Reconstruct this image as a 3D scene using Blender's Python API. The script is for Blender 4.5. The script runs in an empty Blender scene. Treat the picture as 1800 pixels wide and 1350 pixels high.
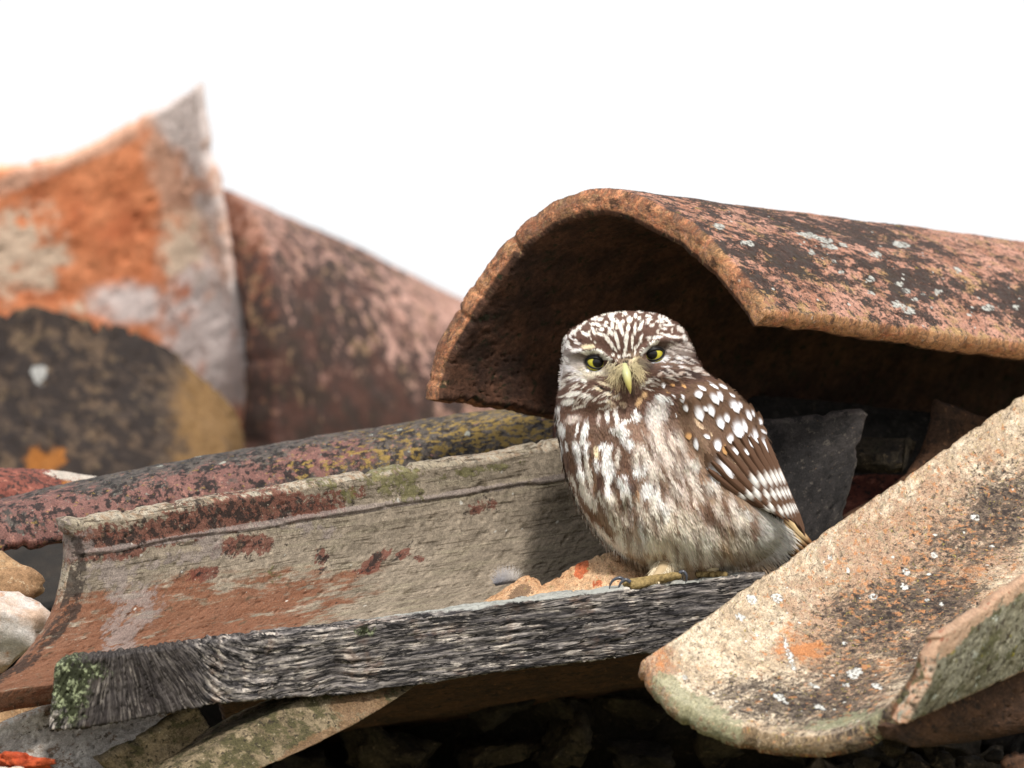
import bpy, math, random
import numpy as np
from mathutils import Vector

random.seed(7)
RNG = np.random.RandomState(7)
scn = bpy.context.scene
COL = scn.collection

# ---------------------------------------------------------------- camera, sky, sun, exposure
S = 0.84 / 1800.0          # metres per unit of the drawing plane through the owl
D = 20000.0                # distance of the camera from that plane, same units
Z0 = 3.2                   # height of the camera above the ground, metres
cam_data = bpy.data.cameras.new('camera')
cam = bpy.data.objects.new('camera', cam_data)
COL.objects.link(cam)
cam.location = (0, -D * S, Z0)
cam.rotation_euler = (math.radians(90), 0, 0)
cam_data.sensor_width = 36.0
cam_data.lens = 36.0 * D / 1800.0
cam_data.clip_start = 0.1
cam_data.clip_end = 3000
cam_data.dof.use_dof = True
cam_data.dof.focus_distance = D * S
cam_data.dof.aperture_fstop = 7.1
scn.camera = cam

SUN_TO = Vector((0.16, -0.72, 0.80)).normalized()      # direction towards the sun
world = bpy.data.worlds.new('World')
scn.world = world
world.use_nodes = True
wn = world.node_tree
wn.nodes.clear()
sky = wn.nodes.new('ShaderNodeTexSky')
sky.sky_type = 'NISHITA'
sky.sun_disc = False
sky.sun_elevation = math.asin(SUN_TO.z)
sky.sun_rotation = math.atan2(SUN_TO.x, SUN_TO.y)
sky.air_density = 1.0
sky.dust_density = 4.0
sky.ozone_density = 1.0
# bright, thin, even cloud in front of the blue
cloud = wn.nodes.new('ShaderNodeMix')
cloud.data_type = 'RGBA'
cloud.inputs[0].default_value = 0.88
cloud.inputs[7].default_value = (7.7, 7.75, 7.85, 1)
bg = wn.nodes.new('ShaderNodeBackground')
bg.inputs['Strength'].default_value = 0.15
wo = wn.nodes.new('ShaderNodeOutputWorld')
wn.links.new(sky.outputs[0], cloud.inputs[6])
wn.links.new(cloud.outputs[2], bg.inputs['Color'])
wn.links.new(bg.outputs[0], wo.inputs[0])

sun_data = bpy.data.lights.new('sun', 'SUN')
sun_data.energy = 4.3
sun_data.angle = math.radians(7.0)
sun_data.color = (1.0, 0.95, 0.88)
sun = bpy.data.objects.new('sun', sun_data)
COL.objects.link(sun)
sun.rotation_euler = SUN_TO.to_track_quat('Z', 'Y').to_euler()
sun.location = (2, -3, 8)

scn.view_settings.view_transform = 'Standard'
scn.view_settings.look = 'None'
scn.view_settings.gamma = 1
scn.view_settings.use_curve_mapping = False
scn.view_settings.exposure = 0.0
scn.render.engine = 'CYCLES'
scn.cycles.max_bounces = 5
scn.cycles.diffuse_bounces = 3
scn.cycles.transparent_max_bounces = 6

# ---------------------------------------------------------------- numeric helpers
def P(a):
    """drawing coordinates (x right, y down, depth away) -> metres in the world"""
    a = np.asarray(a, float)
    k = (D + a[..., 2]) / D
    return np.stack([(a[..., 0] - 900) * k * S, a[..., 2] * S, (675 - a[..., 1]) * k * S + Z0], -1)

def PV(x, y, d):
    return Vector(P((x, y, d)))

_perm = RNG.permutation(512)
_grad = RNG.normal(size=(512, 3))
_grad /= np.linalg.norm(_grad, axis=1)[:, None]

def gnoise(p):
    p = np.asarray(p, float)
    i = np.floor(p).astype(int)
    f = p - i
    u = f * f * f * (f * (f * 6 - 15) + 10)
    out = 0
    for dx in (0, 1):
        for dy in (0, 1):
            for dz in (0, 1):
                h = _perm[(_perm[(_perm[(i[..., 0] + dx) & 511] + i[..., 1] + dy) & 511] + i[..., 2] + dz) & 511]
                g = _grad[h]
                q = f - np.array([dx, dy, dz])
                w = (u[..., 0] if dx else 1 - u[..., 0]) * (u[..., 1] if dy else 1 - u[..., 1]) * (u[..., 2] if dz else 1 - u[..., 2])
                out = out + w * (g * q).sum(-1)
    return out * 1.6

def fbm(p, octaves=4, gain=0.5):
    p = np.asarray(p, float)
    a, s, t = 1.0, 0.0, 0
    for k in range(octaves):
        t = t + a * gnoise(p + 17.3 * k)
        p = p * 2.03
        a *= gain
    return t

def smooth(a, b, x):
    t = np.clip((np.asarray(x, float) - a) / (b - a), 0, 1)
    return t * t * (3 - 2 * t)

def spline(pts, n):
    """Catmull-Rom through pts, resampled to n points by arc length"""
    pts = np.asarray(pts, float)
    if len(pts) == 2:
        t = np.linspace(0, 1, n)[:, None]
        return pts[0] * (1 - t) + pts[1] * t
    q = np.vstack([2 * pts[0] - pts[1], pts, 2 * pts[-1] - pts[-2]])
    out = []
    for i in range(1, len(q) - 2):
        t = np.linspace(0, 1, 24, endpoint=False)[:, None]
        a, b, c, d = q[i - 1], q[i], q[i + 1], q[i + 2]
        out.append(0.5 * ((2 * b) + (-a + c) * t + (2 * a - 5 * b + 4 * c - d) * t ** 2 + (-a + 3 * b - 3 * c + d) * t ** 3))
    out = np.vstack(out + [q[-2][None]])
    L = np.r_[0, np.cumsum(np.linalg.norm(np.diff(out, axis=0), axis=1))]
    s = np.linspace(0, L[-1], n)
    return np.stack([np.interp(s, L, out[:, k]) for k in range(out.shape[1])], -1)

def link(o, parent=None):
    COL.objects.link(o)
    if parent is not None:
        o.parent = parent
    return o

def tag(o, label=None, category=None, group=None, kind=None):
    if label: o['label'] = label
    if category: o['category'] = category
    if group: o['group'] = group
    if kind: o['kind'] = kind
    return o

def mesh_from(name, verts, faces, mat, parent=None, attrs=None, smooth_shade=True, mats=None, face_mats=None):
    me = bpy.data.meshes.new(name)
    verts = np.asarray(verts, np.float32)
    me.vertices.add(len(verts))
    me.vertices.foreach_set('co', verts.ravel())
    faces = np.asarray(faces, np.int32)
    n = faces.shape[1]
    me.loops.add(faces.size)
    me.loops.foreach_set('vertex_index', faces.ravel())
    me.polygons.add(len(faces))
    me.polygons.foreach_set('loop_start', np.arange(0, faces.size, n, dtype=np.int32))
    me.polygons.foreach_set('loop_total', np.full(len(faces), n, np.int32))
    me.polygons.foreach_set('use_smooth', np.full(len(faces), smooth_shade))
    me.update(calc_edges=True)
    if attrs:
        for k, v in attrs.items():
            v = np.asarray(v, np.float32)
            if v.shape[1] == 3:
                a = me.attributes.new(k, 'FLOAT_VECTOR', 'POINT')
                a.data.foreach_set('vector', v.ravel())
            else:
                a = me.attributes.new(k, 'FLOAT_COLOR', 'POINT')
                a.data.foreach_set('color', v.ravel())
    for m in (mats or [mat]):
        me.materials.append(m)
    if face_mats is not None:
        me.polygons.foreach_set('material_index', np.asarray(face_mats, np.int32))
    o = bpy.data.objects.new(name, me)
    return link(o, parent)

def grid_faces(nu, nv, off=0, flip=False):
    i = np.arange(nu - 1)[:, None] * nv + np.arange(nv - 1)[None]
    f = np.stack([i, i + nv, i + nv + 1, i + 1], -1).reshape(-1, 4) + off
    return f[:, ::-1] if flip else f

def grid_normals(G):
    du = np.gradient(G, axis=0)
    dv = np.gradient(G, axis=1)
    n = np.cross(du, dv)
    return n / (np.linalg.norm(n, axis=-1, keepdims=True) + 1e-12)

def blob_field(px, py, blobs, nch=4):
    blobs = [b for b in blobs if b[0] < 4]
    out = np.zeros(px.shape + (nch,))
    for b in blobs:
        ch, x, y, rx, ry = b[:5]
        ang = math.radians(b[5]) if len(b) > 5 else 0
        amp = b[6] if len(b) > 6 else 1.0
        dx, dy = px - x, py - y
        c, s = math.cos(ang), math.sin(ang)
        u = (dx * c + dy * s) / rx
        v = (-dx * s + dy * c) / ry
        out[..., ch] = np.maximum(out[..., ch], amp * np.clip(1 - np.sqrt(u * u + v * v) * 0.52, 0, 1))
    return out

def spot_field(px, py, blobs):
    out = np.zeros(px.shape)
    jx = 2.5 * gnoise(np.stack([px / 7, py / 7, px * 0 + 3.3], -1)); jy = 2.5 * gnoise(np.stack([px / 7, py / 7, px * 0 + 8.8], -1))
    for b in blobs:
        if b[0] != 4: continue
        a = math.radians(b[5]) if len(b) > 5 else 0
        dx, dy = px + jx - b[1], py + jy - b[2]
        u = (dx * math.cos(a) + dy * math.sin(a)) / b[3]; v = (-dx * math.sin(a) + dy * math.cos(a)) / b[4]
        out = np.maximum(out, 1 - smooth(0.75, 1.3, np.sqrt(u * u + v * v)))
    return out

# ---------------------------------------------------------------- materials
def lin(c):
    """sRGB 0-255 -> linear"""
    r = []
    for v in c:
        v = v / 255.0
        r.append(v / 12.92 if v <= 0.04045 else ((v + 0.055) / 1.055) ** 2.4)
    return (r[0], r[1], r[2], 1.0)

class NT:
    def __init__(self, name):
        self.m = bpy.data.materials.new(name)
        self.m.use_nodes = True
        self.t = self.m.node_tree
        self.t.nodes.clear()
        self.out = self.t.nodes.new('ShaderNodeOutputMaterial')
        self.b = self.t.nodes.new('ShaderNodeBsdfPrincipled')
        self.t.links.new(self.b.outputs[0], self.out.inputs[0])
    def link(self, a, b):
        self.t.links.new(a, b)
    def node(self, kind, **kw):
        n = self.t.nodes.new(kind)
        for k, v in kw.items():
            setattr(n, k, v)
        return n
    def put(self, sock, v):
        if hasattr(v, 'links') or hasattr(v, 'is_output'):
            self.link(v, sock)
        else:
            sock.default_value = v
    def math(self, op, a, b=0.0, clamp=False):
        n = self.node('ShaderNodeMath', operation=op, use_clamp=clamp)
        self.put(n.inputs[0], a); self.put(n.inputs[1], b)
        return n.outputs[0]
    def noise(self, vec, scale, detail=4, rough=0.55, dist=0.0):
        n = self.node('ShaderNodeTexNoise')
        self.link(vec, n.inputs['Vector'])
        n.inputs['Scale'].default_value = scale
        n.inputs['Detail'].default_value = detail
        n.inputs['Roughness'].default_value = rough
        n.inputs['Distortion'].default_value = dist
        return n.outputs['Fac']
    def voro(self, vec, scale):
        n = self.node('ShaderNodeTexVoronoi')
        self.link(vec, n.inputs['Vector'])
        n.inputs['Scale'].default_value = scale
        n.inputs['Randomness'].default_value = 1.0
        return n.outputs['Distance'], n.outputs['Color']
    def step(self, v, a, b):
        n = self.node('ShaderNodeMapRange', interpolation_type='SMOOTHSTEP')
        self.put(n.inputs['Value'], v)
        n.inputs['From Min'].default_value = a
        n.inputs['From Max'].default_value = b
        return n.outputs[0]
    def mix(self, f, a, b, mode='MIX'):
        n = self.node('ShaderNodeMix', data_type='RGBA', blend_type=mode)
        self.put(n.inputs[0], f); self.put(n.inputs[6], a); self.put(n.inputs[7], b)
        return n.outputs[2]
    def scaled(self, vec, s, off=(0, 0, 0)):
        n = self.node('ShaderNodeMapping')
        self.link(vec, n.inputs['Vector'])
        n.inputs['Scale'].default_value = s
        n.inputs['Location'].default_value = off
        return n.outputs[0]
    def attr(self, name):
        n = self.node('ShaderNodeAttribute', attribute_name=name)
        return n
    def sep(self, col):
        n = self.node('ShaderNodeSeparateColor')
        self.link(col, n.inputs[0])
        return n.outputs

def surf_mat(name, base, layers, rim=None, inner=None, bump=1.0, fine=22.0, rough=0.92, seed=0.0, bump_d=0.0012, spec=0.25, grain=0.5, tone=0.78):
    """weathered mineral surface: base colour of two tones, then layers of lichen, stains, spots and some painted light and shade"""
    t = NT(name)
    pc = t.scaled(t.attr('pc').outputs['Vector'], (1, 1, 1), (seed * 3.7, seed * 1.9, seed))
    zone = t.sep(t.attr('zone').outputs['Color'])
    ma = t.attr('mask')
    msk = list(t.sep(ma.outputs['Color'])) + [ma.outputs['Alpha']]
    n1 = t.noise(pc, 1.3, 6, 0.6)
    n2 = t.noise(pc, 9.0, 5, 0.65)
    n3 = t.noise(pc, fine * 1.6, 3, 0.6)
    c = t.mix(t.step(n1, 0.36, 0.64), base[0], base[1])
    if rim is not None:
        r = t.mix(t.step(n2, 0.4, 0.62), rim[0], rim[1])
        c = t.mix(zone[0], c, r)
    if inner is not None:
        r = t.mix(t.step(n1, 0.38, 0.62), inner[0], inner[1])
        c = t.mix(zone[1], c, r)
    # tonal grain
    g = t.math('ADD', t.math('MULTIPLY', n2, 0.7), t.math('MULTIPLY', n3, 0.5))
    g = t.step(g, 0.38, 0.82)
    gm = t.node('ShaderNodeMapRange')
    t.link(g, gm.inputs['Value'])
    gm.inputs['To Min'].default_value = 1 - grain
    gm.inputs['To Max'].default_value = 1 + grain * 0.8
    cm = t.node('ShaderNodeCombineColor')
    for k in range(3):
        t.link(gm.outputs[0], cm.inputs[k])
    c = t.mix(1.0, c, cm.outputs[0], 'MULTIPLY')
    hgt = t.math('ADD', t.math('MULTIPLY', n2, 0.8), t.math('MULTIPLY', n3, 0.45))
    for L in layers:
        kind, col, gate = L['k'], L['c'], L.get('gate')
        off = L.get('s', 0.0)
        if kind == 'noise':
            v = t.scaled(pc, L.get('st', (1, 1, 1)), (off, off * 2.1, 0))
            f = t.noise(v, L['f'], L.get('d', 6), L.get('r', 0.68), L.get('dist', 0.0))
            if 'f2' in L:
                f2 = t.noise(v, L['f2'], 3, 0.5)
                f = t.math('ADD', f, t.math('MULTIPLY', t.math('SUBTRACT', f2, 0.5), L.get('a2', 0.8)))
            if 'm' in L:
                f = t.math('ADD', f, t.math('MULTIPLY', msk[L['m']], L.get('ma', 0.4)))
            f = t.step(f, L['t'], L['t'] + L.get('w', 0.05))
        elif kind == 'spots':
            v = t.scaled(pc, L.get('st', (1, 1, 1)), (off, off * 1.3, 0))
            wv = t.node('ShaderNodeTexNoise'); t.link(v, wv.inputs['Vector']); wv.inputs['Scale'].default_value = L['f'] * 1.5
            va = t.node('ShaderNodeVectorMath', operation='MULTIPLY_ADD')
            t.link(wv.outputs['Color'], va.inputs[0]); va.inputs[1].default_value = (0.45 / L['f'],) * 3; t.link(v, va.inputs[2])
            dd, cc = t.voro(va.outputs[0], L['f'])
            rnd = t.sep(cc)
            rad = t.math('MULTIPLY', rnd[1], L['rad'])
            f = t.step(t.math('SUBTRACT', rad, dd), 0.0, 0.06)
            f = t.math('MULTIPLY', f, t.math('LESS_THAN', rnd[0], L.get('dens', 0.4)))
            if 'm' in L:
                f = t.math('MULTIPLY', f, t.step(msk[L['m']], 0.02, 0.3))
        elif kind == 'zspot':
            if 'f' in L:
                zn = t.step(t.noise(pc, L['f'], 5, 0.7), 0.3, 0.7)
                f = t.step(t.math('MULTIPLY', zone[2], t.math('ADD', 0.15, t.math('MULTIPLY', zn, 1.4))), 0.35, 0.75)
            else:
                f = t.step(zone[2], 0.35, 0.65)
        elif kind == 'mask':
            v = t.scaled(pc, L.get('st', (1, 1, 1)), (off, off * 1.7, 0))
            nn = t.noise(v, L.get('f', 6.0), 6, 0.7)
            nm = t.noise(v, L.get('f', 6.0) * 0.3, 3, 0.5)
            nn = t.math('ADD', t.math('MULTIPLY', t.step(nn, 0.3, 0.7), 0.6), t.math('MULTIPLY', t.step(nm, 0.3, 0.7), 0.4))
            f = t.math('MULTIPLY', msk[L['m']], t.math('ADD', 0.15 , t.math('MULTIPLY', nn, 1.55)))
            f = t.step(f, L.get('t', 0.38), L.get('t', 0.38) + L.get('w', 0.08))
        if gate == 'outer':
            f = t.math('MULTIPLY', f, t.math('SUBTRACT', 1.0, zone[1]))
            f = t.math('MULTIPLY', f, t.math('SUBTRACT', 1.0, t.math('MULTIPLY', zone[0], 0.45)))
        elif gate == 'inner':
            f = t.math('MULTIPLY', f, zone[1])
        elif gate == 'rim':
            f = t.math('MULTIPLY', f, zone[0])
        elif gate == 'face':
            f = t.math('MULTIPLY', f, t.math('SUBTRACT', 1.0, zone[0]))
        f = t.math('MULTIPLY', f, L.get('o', 0.82 if kind == 'mask' else 0.92))
        if L.get('var', 0.25) > 0:
            col2 = tuple(x * (1 - L.get('var', 0.25) * 1.5) for x in col[:3]) + (1,)
            cc2 = t.mix(t.step(n3, 0.35, 0.65), col2, col)
        else:
            cc2 = col
        c = t.mix(f, c, cc2)
        if L.get('h'):
            hgt = t.math('ADD', hgt, t.math('MULTIPLY', f, L['h']))
    sp = t.noise(pc, fine * 2.2, 4, 0.75)
    sm = t.node('ShaderNodeMapRange')
    t.link(sp, sm.inputs['Value'])
    sm.inputs['From Min'].default_value = 0.32; sm.inputs['From Max'].default_value = 0.68
    sm.inputs['To Min'].default_value = 1 - grain * 0.95
    sm.inputs['To Max'].default_value = 1 + grain * 0.75
    sn = t.node('ShaderNodeMapRange')
    t.link(t.noise(pc, 5.0, 8, 0.8), sn.inputs['Value'])
    sn.inputs['From Min'].default_value = 0.3; sn.inputs['From Max'].default_value = 0.7
    sn.inputs['To Min'].default_value = 0.72
    sn.inputs['To Max'].default_value = 1.24
    cm = t.node('ShaderNodeCombineColor')
    sv = t.math('MULTIPLY', sm.outputs[0], sn.outputs[0])
    for k in range(3):
        t.link(sv, cm.inputs[k])
    c = t.mix(1.0, c, cm.outputs[0], 'MULTIPLY')
    c = t.mix(1.0, c, (tone, tone, tone, 1), 'MULTIPLY')
    t.link(c, t.b.inputs['Base Color'])
    t.b.inputs['Roughness'].default_value = rough
    t.b.inputs['Specular IOR Level'].default_value = spec
    bp = t.node('ShaderNodeBump')
    bp.inputs['Strength'].default_value = bump
    bp.inputs['Distance'].default_value = bump_d
    t.link(hgt, bp.inputs['Height'])
    t.link(bp.outputs[0], t.b.inputs['Normal'])
    return t.m

# ---------------------------------------------------------------- builders
def shell(name, A, B, th, mat, step=4.0, rough=2.2, chip=(6, 6, 6, 6), parent=None, blobs=(), sag=None, edge_r=None,
          seed=0.0, ridges=(), face=(0, -1, 0.4), crev=1.0, bulge=0.0):
    """a curved clay tile: profile A at one end lofted to profile B at the other, of thickness th (drawing units).
    The traced surface is the one that faces along the normal; the thickness lies behind it."""
    A = np.asarray(A, float); B = np.asarray(B, float)
    lenU = np.linalg.norm(np.diff(spline(A, 60), axis=0), axis=1).sum()
    lenV = np.linalg.norm(B - A, axis=1).mean()
    nu = max(8, int(lenU / step)); nv = max(8, int(lenV / step))
    nu = min(nu, 420); nv = min(nv, 420)
    a = spline(A, nu * 3); b = spline(B, nu * 3)
    u = np.linspace(0, 1, nu)[:, None] * np.ones((1, nv))
    v = np.ones((nu, 1)) * np.linspace(0, 1, nv)[None]
    # chipped outline: each border wanders inward
    def wander(t, L, amp, k):
        q = np.stack([t * L / 90.0, np.full_like(t, k * 9.1 + seed), np.full_like(t, 3.3)], -1)
        w = fbm(q, 2) * 0.9 + fbm(q * 4.0, 2) * 0.4
        big = np.clip(fbm(q * 2.3 + 40, 2) - 0.28, 0, 1) * 2.5
        return np.clip(0.5 + w * 0.6 + big, 0, 1.8) * amp / L * smooth(0, 0.06, t) * smooth(1, 0.94, t)
    c0 = wander(u, lenU, 1.0, 1) * chip[0] * lenU / lenV
    c1 = wander(u, lenU, 1.0, 2) * chip[1] * lenU / lenV
    d0 = wander(v, lenV, 1.0, 3) * chip[2] * lenV / lenU
    d1 = wander(v, lenV, 1.0, 4) * chip[3] * lenV / lenU
    near = lambda x: np.clip(1 - x * 6, 0, 1)
    v2 = v + c0 * near(v) - c1 * near(1 - v)
    u2 = u + d0 * near(u) - d1 * near(1 - u)
    idx = np.clip(u2, 0, 1) * (len(a) - 1)
    i0 = np.clip(np.floor(idx).astype(int), 0, len(a) - 2); fr = (idx - i0)[..., None]
    pa = a[i0] * (1 - fr) + a[i0 + 1] * fr
    pb = b[i0] * (1 - fr) + b[i0 + 1] * fr
    G = pa * (1 - v2[..., None]) + pb * v2[..., None]
    if sag is not None:
        G = G + np.asarray(sag, float) * (4 * v2 * (1 - v2))[..., None]
    W = P(G) / S                       # world, but in drawing units
    N = grid_normals(W)
    flip = 1 if (N @ np.array(face)).mean() > 0 else -1
    N = N * flip
    s = u2 * lenU; t = v2 * lenV
    dist = np.minimum.reduce([u * lenU, (1 - u) * lenU, v * lenV, (1 - v) * lenV])
    r = edge_r or min(8.0, th * 0.22)
    e = np.clip(dist / r, 0, 1)
    h = th / 2 - r * (1 - np.sqrt(np.clip(1 - (1 - e) ** 2, 0, 1)))
    q = np.stack([s / 100 + seed, t / 100, np.full_like(s, seed * 1.7)], -1)
    def relief(q, k):
        r1 = fbm(q * 0.8 + k, 2) * 1.6 + fbm(q * 4.0 + k, 2) * 0.5 + fbm(q * 15.0 + k, 2) * 0.3
        pits = np.clip(fbm(q * 9.0 + 5 * k, 2) - 0.42, 0, 1) * 5
        return rough * (r1 - pits * crev)
    edge_boost = 1 + 0.3 * (1 - e)
    ro = relief(q, 1.0) * edge_boost
    ri = relief(q, 8.0) * edge_boost
    for (axis, pos, width, amp) in ridges:      # a groove or ridge drawn along the clay
        cc = s if axis == 'u' else t
        pp = pos + 6 * fbm(np.stack([(t if axis == 'u' else s) / 160, np.zeros_like(s), np.zeros_like(s)], -1), 2)
        ro = ro + amp * np.exp(-((cc - pp) / width) ** 2)
    if bulge:
        W = W + N * (bulge * np.sin(np.pi * u) )[..., None]
    C = W - N * (th / 2)
    top = C + N * (h + ro * np.clip(e * 2, 0.3, 1))[..., None]
    bot = C - N * (h + ri * np.clip(e * 2, 0.3, 1))[..., None]
    n = nu * nv
    V = np.vstack([top.reshape(-1, 3), bot.reshape(-1, 3)]) * S
    F = [grid_faces(nu, nv, 0, flip < 0), grid_faces(nu, nv, n, flip > 0)]
    ii = np.arange(nu) * nv; jj = np.arange(nv)
    topf = top.reshape(-1, 3); botf = bot.reshape(-1, 3); Cf = C.reshape(-1, 3)
    xv, xf, xpc, xg = [], [], [], []
    Gf = G.reshape(-1, 3)
    nb = 2 * n
    M = 7
    for ids, inward, fl in ((ii, nv if False else 1, flip < 0), (ii + nv - 1, -1, flip > 0), (jj, nv, flip > 0), (jj + (nu - 1) * nv, -nv, flip < 0)):
        out = Cf[ids] - Cf[ids + inward]
        out /= np.linalg.norm(out, axis=1, keepdims=True) + 1e-9
        rows = [ids]
        tt = np.stack([s.reshape(-1)[ids], t.reshape(-1)[ids]], -1)
        for k in range(1, M):
            f = k / M
            pt = topf[ids] * (1 - f) + botf[ids] * f
            nz = fbm(np.stack([tt.sum(1) / 22 + seed, np.full(len(ids), f * th / 16), np.full(len(ids), seed)], -1), 3)
            nz2 = fbm(np.stack([tt.sum(1) / 70 + seed, np.full(len(ids), f * th / 60), np.full(len(ids), seed + 5)], -1), 2)
            bulge_ = math.sin(math.pi * f) ** 0.6 * r * 0.5
            kk = np.arange(len(ids)); kk = np.minimum(kk, len(ids) - 1 - kk)
            pt = pt + out * ((bulge_ + math.sin(math.pi * f) * (nz * rough * 0.8 + nz2 * rough * 0.9)) * smooth(0, 4, kk))[:, None]
            xv.append(pt); rows.append(nb + np.arange(len(ids))); nb += len(ids)
            xpc.append(np.stack([tt[:, 0] / 100, tt[:, 1] / 100, np.full(len(ids), -f * th / 100)], -1))
            xg.append(Gf[ids])
        rows.append(ids + n)
        for a_, b_ in zip(rows[:-1], rows[1:]):
            xf.append((np.stack([a_[:-1], a_[1:], b_[1:], b_[:-1]], -1), out[:-1]))
    V = np.vstack([V] + [x * S for x in xv])
    for f4, oo in xf:
        nn = np.cross(V[f4[:, 1]] - V[f4[:, 0]], V[f4[:, 3]] - V[f4[:, 0]])
        F.append(f4 if (nn * oo).sum() > 0 else f4[:, ::-1])
    F = np.vstack(F)
    ne = nb - 2 * n
    xg = np.vstack(xg)
    pc_t = np.stack([s / 100, t / 100, 0 * s], -1).reshape(-1, 3)
    pc_b = np.stack([s / 100, t / 100, 0 * s - th / 100], -1).reshape(-1, 3)
    ed = (1 - smooth(0.2, 1.3, dist / r)).reshape(-1)
    wob = fbm(np.stack([s / 30, t / 30, np.zeros_like(s)], -1), 2).reshape(-1)
    zone = np.zeros((2 * n, 4)); zone[:, 3] = 1
    zone[:n, 2] = spot_field(G[..., 0], G[..., 1], blobs).reshape(-1)
    zone[:n, 0] = ed; zone[n:, 0] = ed; zone[n:, 1] = 1
    ze = np.zeros((ne, 4)); ze[:, 3] = 1; ze[:, 0] = 1
    zone = np.vstack([zone, ze])
    mk = blob_field(G[..., 0] + 0.0, G[..., 1], blobs).reshape(-1, 4)
    mask = np.vstack([mk, mk, blob_field(xg[:, 0], xg[:, 1], blobs)])
    return mesh_from(name, V, F, mat, parent, dict(pc=np.vstack([pc_t, pc_b] + xpc), zone=zone, mask=mask))

def beam(name, secs, mat, step=4.0, rough=2.0, parent=None, blobs=(), seed=0.0, pcfun=None, disp=None, across=None, bev=5.0):
    """a plank or long stone: cross-sections (lists of 4+ points, drawing coordinates) lofted along the length"""
    secs = np.asarray(secs, float)            # k x m x 3
    k, m, _ = secs.shape
    lenL = np.linalg.norm(np.diff(secs.mean(1), axis=0), axis=1).sum()
    nl = max(6, min(500, int(lenL / step)))
    rail = [spline(secs[:, j], nl) for j in range(m)]
    R = np.stack(rail, 1)                     # nl x m x 3
    rows = []
    per = np.linalg.norm(np.roll(R[nl // 2], -1, 0) - R[nl // 2], axis=1)
    cnt = [max(3, int(p / step)) for p in per]
    ring = []
    cornerd = []
    for j in range(m):
        a, b = R[:, j], R[:, (j + 1) % m]
        for i in range(cnt[j]):
            f = i / cnt[j]
            ring.append(a * (1 - f) + b * f)
            cornerd.append(min(f, 1 - f) * per[j])
    G = np.stack(ring, 1)                     # nl x nr x 3
    nr = G.shape[1]
    # round the corners by averaging along the ring
    for _ in range(int(bev)):
        G = (np.roll(G, 1, 1) + 2 * G + np.roll(G, -1, 1)) / 4
    W = P(G) / S
    cen = W.mean(1, keepdims=True)
    Wc = np.concatenate([W, W[:, :1]], 1)
    N = np.cross(np.gradient(W, axis=0), np.roll(W, -1, 1) - np.roll(W, 1, 1))
    N /= np.linalg.norm(N, axis=-1, keepdims=True) + 1e-9
    sgn = np.sign((N * (W - cen)).sum(-1).mean())
    N *= sgn
    q = W / 100 + seed
    rr = rough * (fbm(q * 1.2, 3) * 1.5 + fbm(q * 6, 3) * 0.8 + fbm(q * 18, 2) * 0.3)
    if disp is not None:
        rr = rr + disp(G)
    W = W + N * rr[..., None]
    V = W.reshape(-1, 3) * S
    i = np.arange(nl - 1)[:, None] * nr + np.arange(nr)[None]
    j2 = np.arange(nl - 1)[:, None] * nr + (np.arange(nr)[None] + 1) % nr
    F = np.stack([i, j2, j2 + nr, i + nr], -1).reshape(-1, 4)
    # end caps: shrinking rings
    caps_v, caps_f, extra = [], [], []
    base = len(V)
    pcs = pcfun(G) if pcfun else G / 100
    pcl = [pcs.reshape(-1, 3)]
    Gl = [G.reshape(-1, 3)]
    for end, row, fl in ((0, 0, True), (1, nl - 1, False)):
        prev = np.arange(nr) + row * nr
        c = W[row].mean(0)
        for kk, f in enumerate((0.75, 0.5, 0.25, 0.02)):
            ringv = c + (W[row] - c) * f
            ringv = ringv + (fbm(ringv / 30 + seed, 3) * rough * 1.2)[:, None] * np.array([1, 0, 0])
            idx = base + np.arange(nr)
            caps_v.append(ringv * S)
            g2 = G[row].mean(0) + (G[row] - G[row].mean(0)) * f
            Gl.append(g2)
            pcl.append((pcfun(g2[None])[0] if pcfun else g2 / 100))
            ff = np.stack([prev, np.roll(prev, -1), np.roll(idx, -1), idx], -1)
            caps_f.append(ff[:, ::-1] if not fl else ff)
            prev = idx
            base += nr
    V = np.vstack([V] + caps_v)
    F = np.vstack([F if True else F] + [c[:, ::-1] for c in caps_f])
    if sgn < 0:
        F = F[:, ::-1]
    Gall = np.vstack(Gl)
    zone = np.zeros((len(V), 4)); zone[:, 3] = 1
    mask = blob_field(Gall[:, 0], Gall[:, 1], blobs)
    o = mesh_from(name, V, F, mat, parent, dict(pc=np.vstack(pcl), zone=zone, mask=mask))
    return o

_ico = {}
def ico(n):
    if n in _ico:
        return _ico[n]
    import bmesh
    bm = bmesh.new()
    bmesh.ops.create_icosphere(bm, subdivisions=n, radius=1.0)
    v = np.array([x.co[:] for x in bm.verts]); f = np.array([[y.index for y in x.verts] for x in bm.faces])
    bm.free()
    _ico[n] = (v, f)
    return _ico[n]

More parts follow.
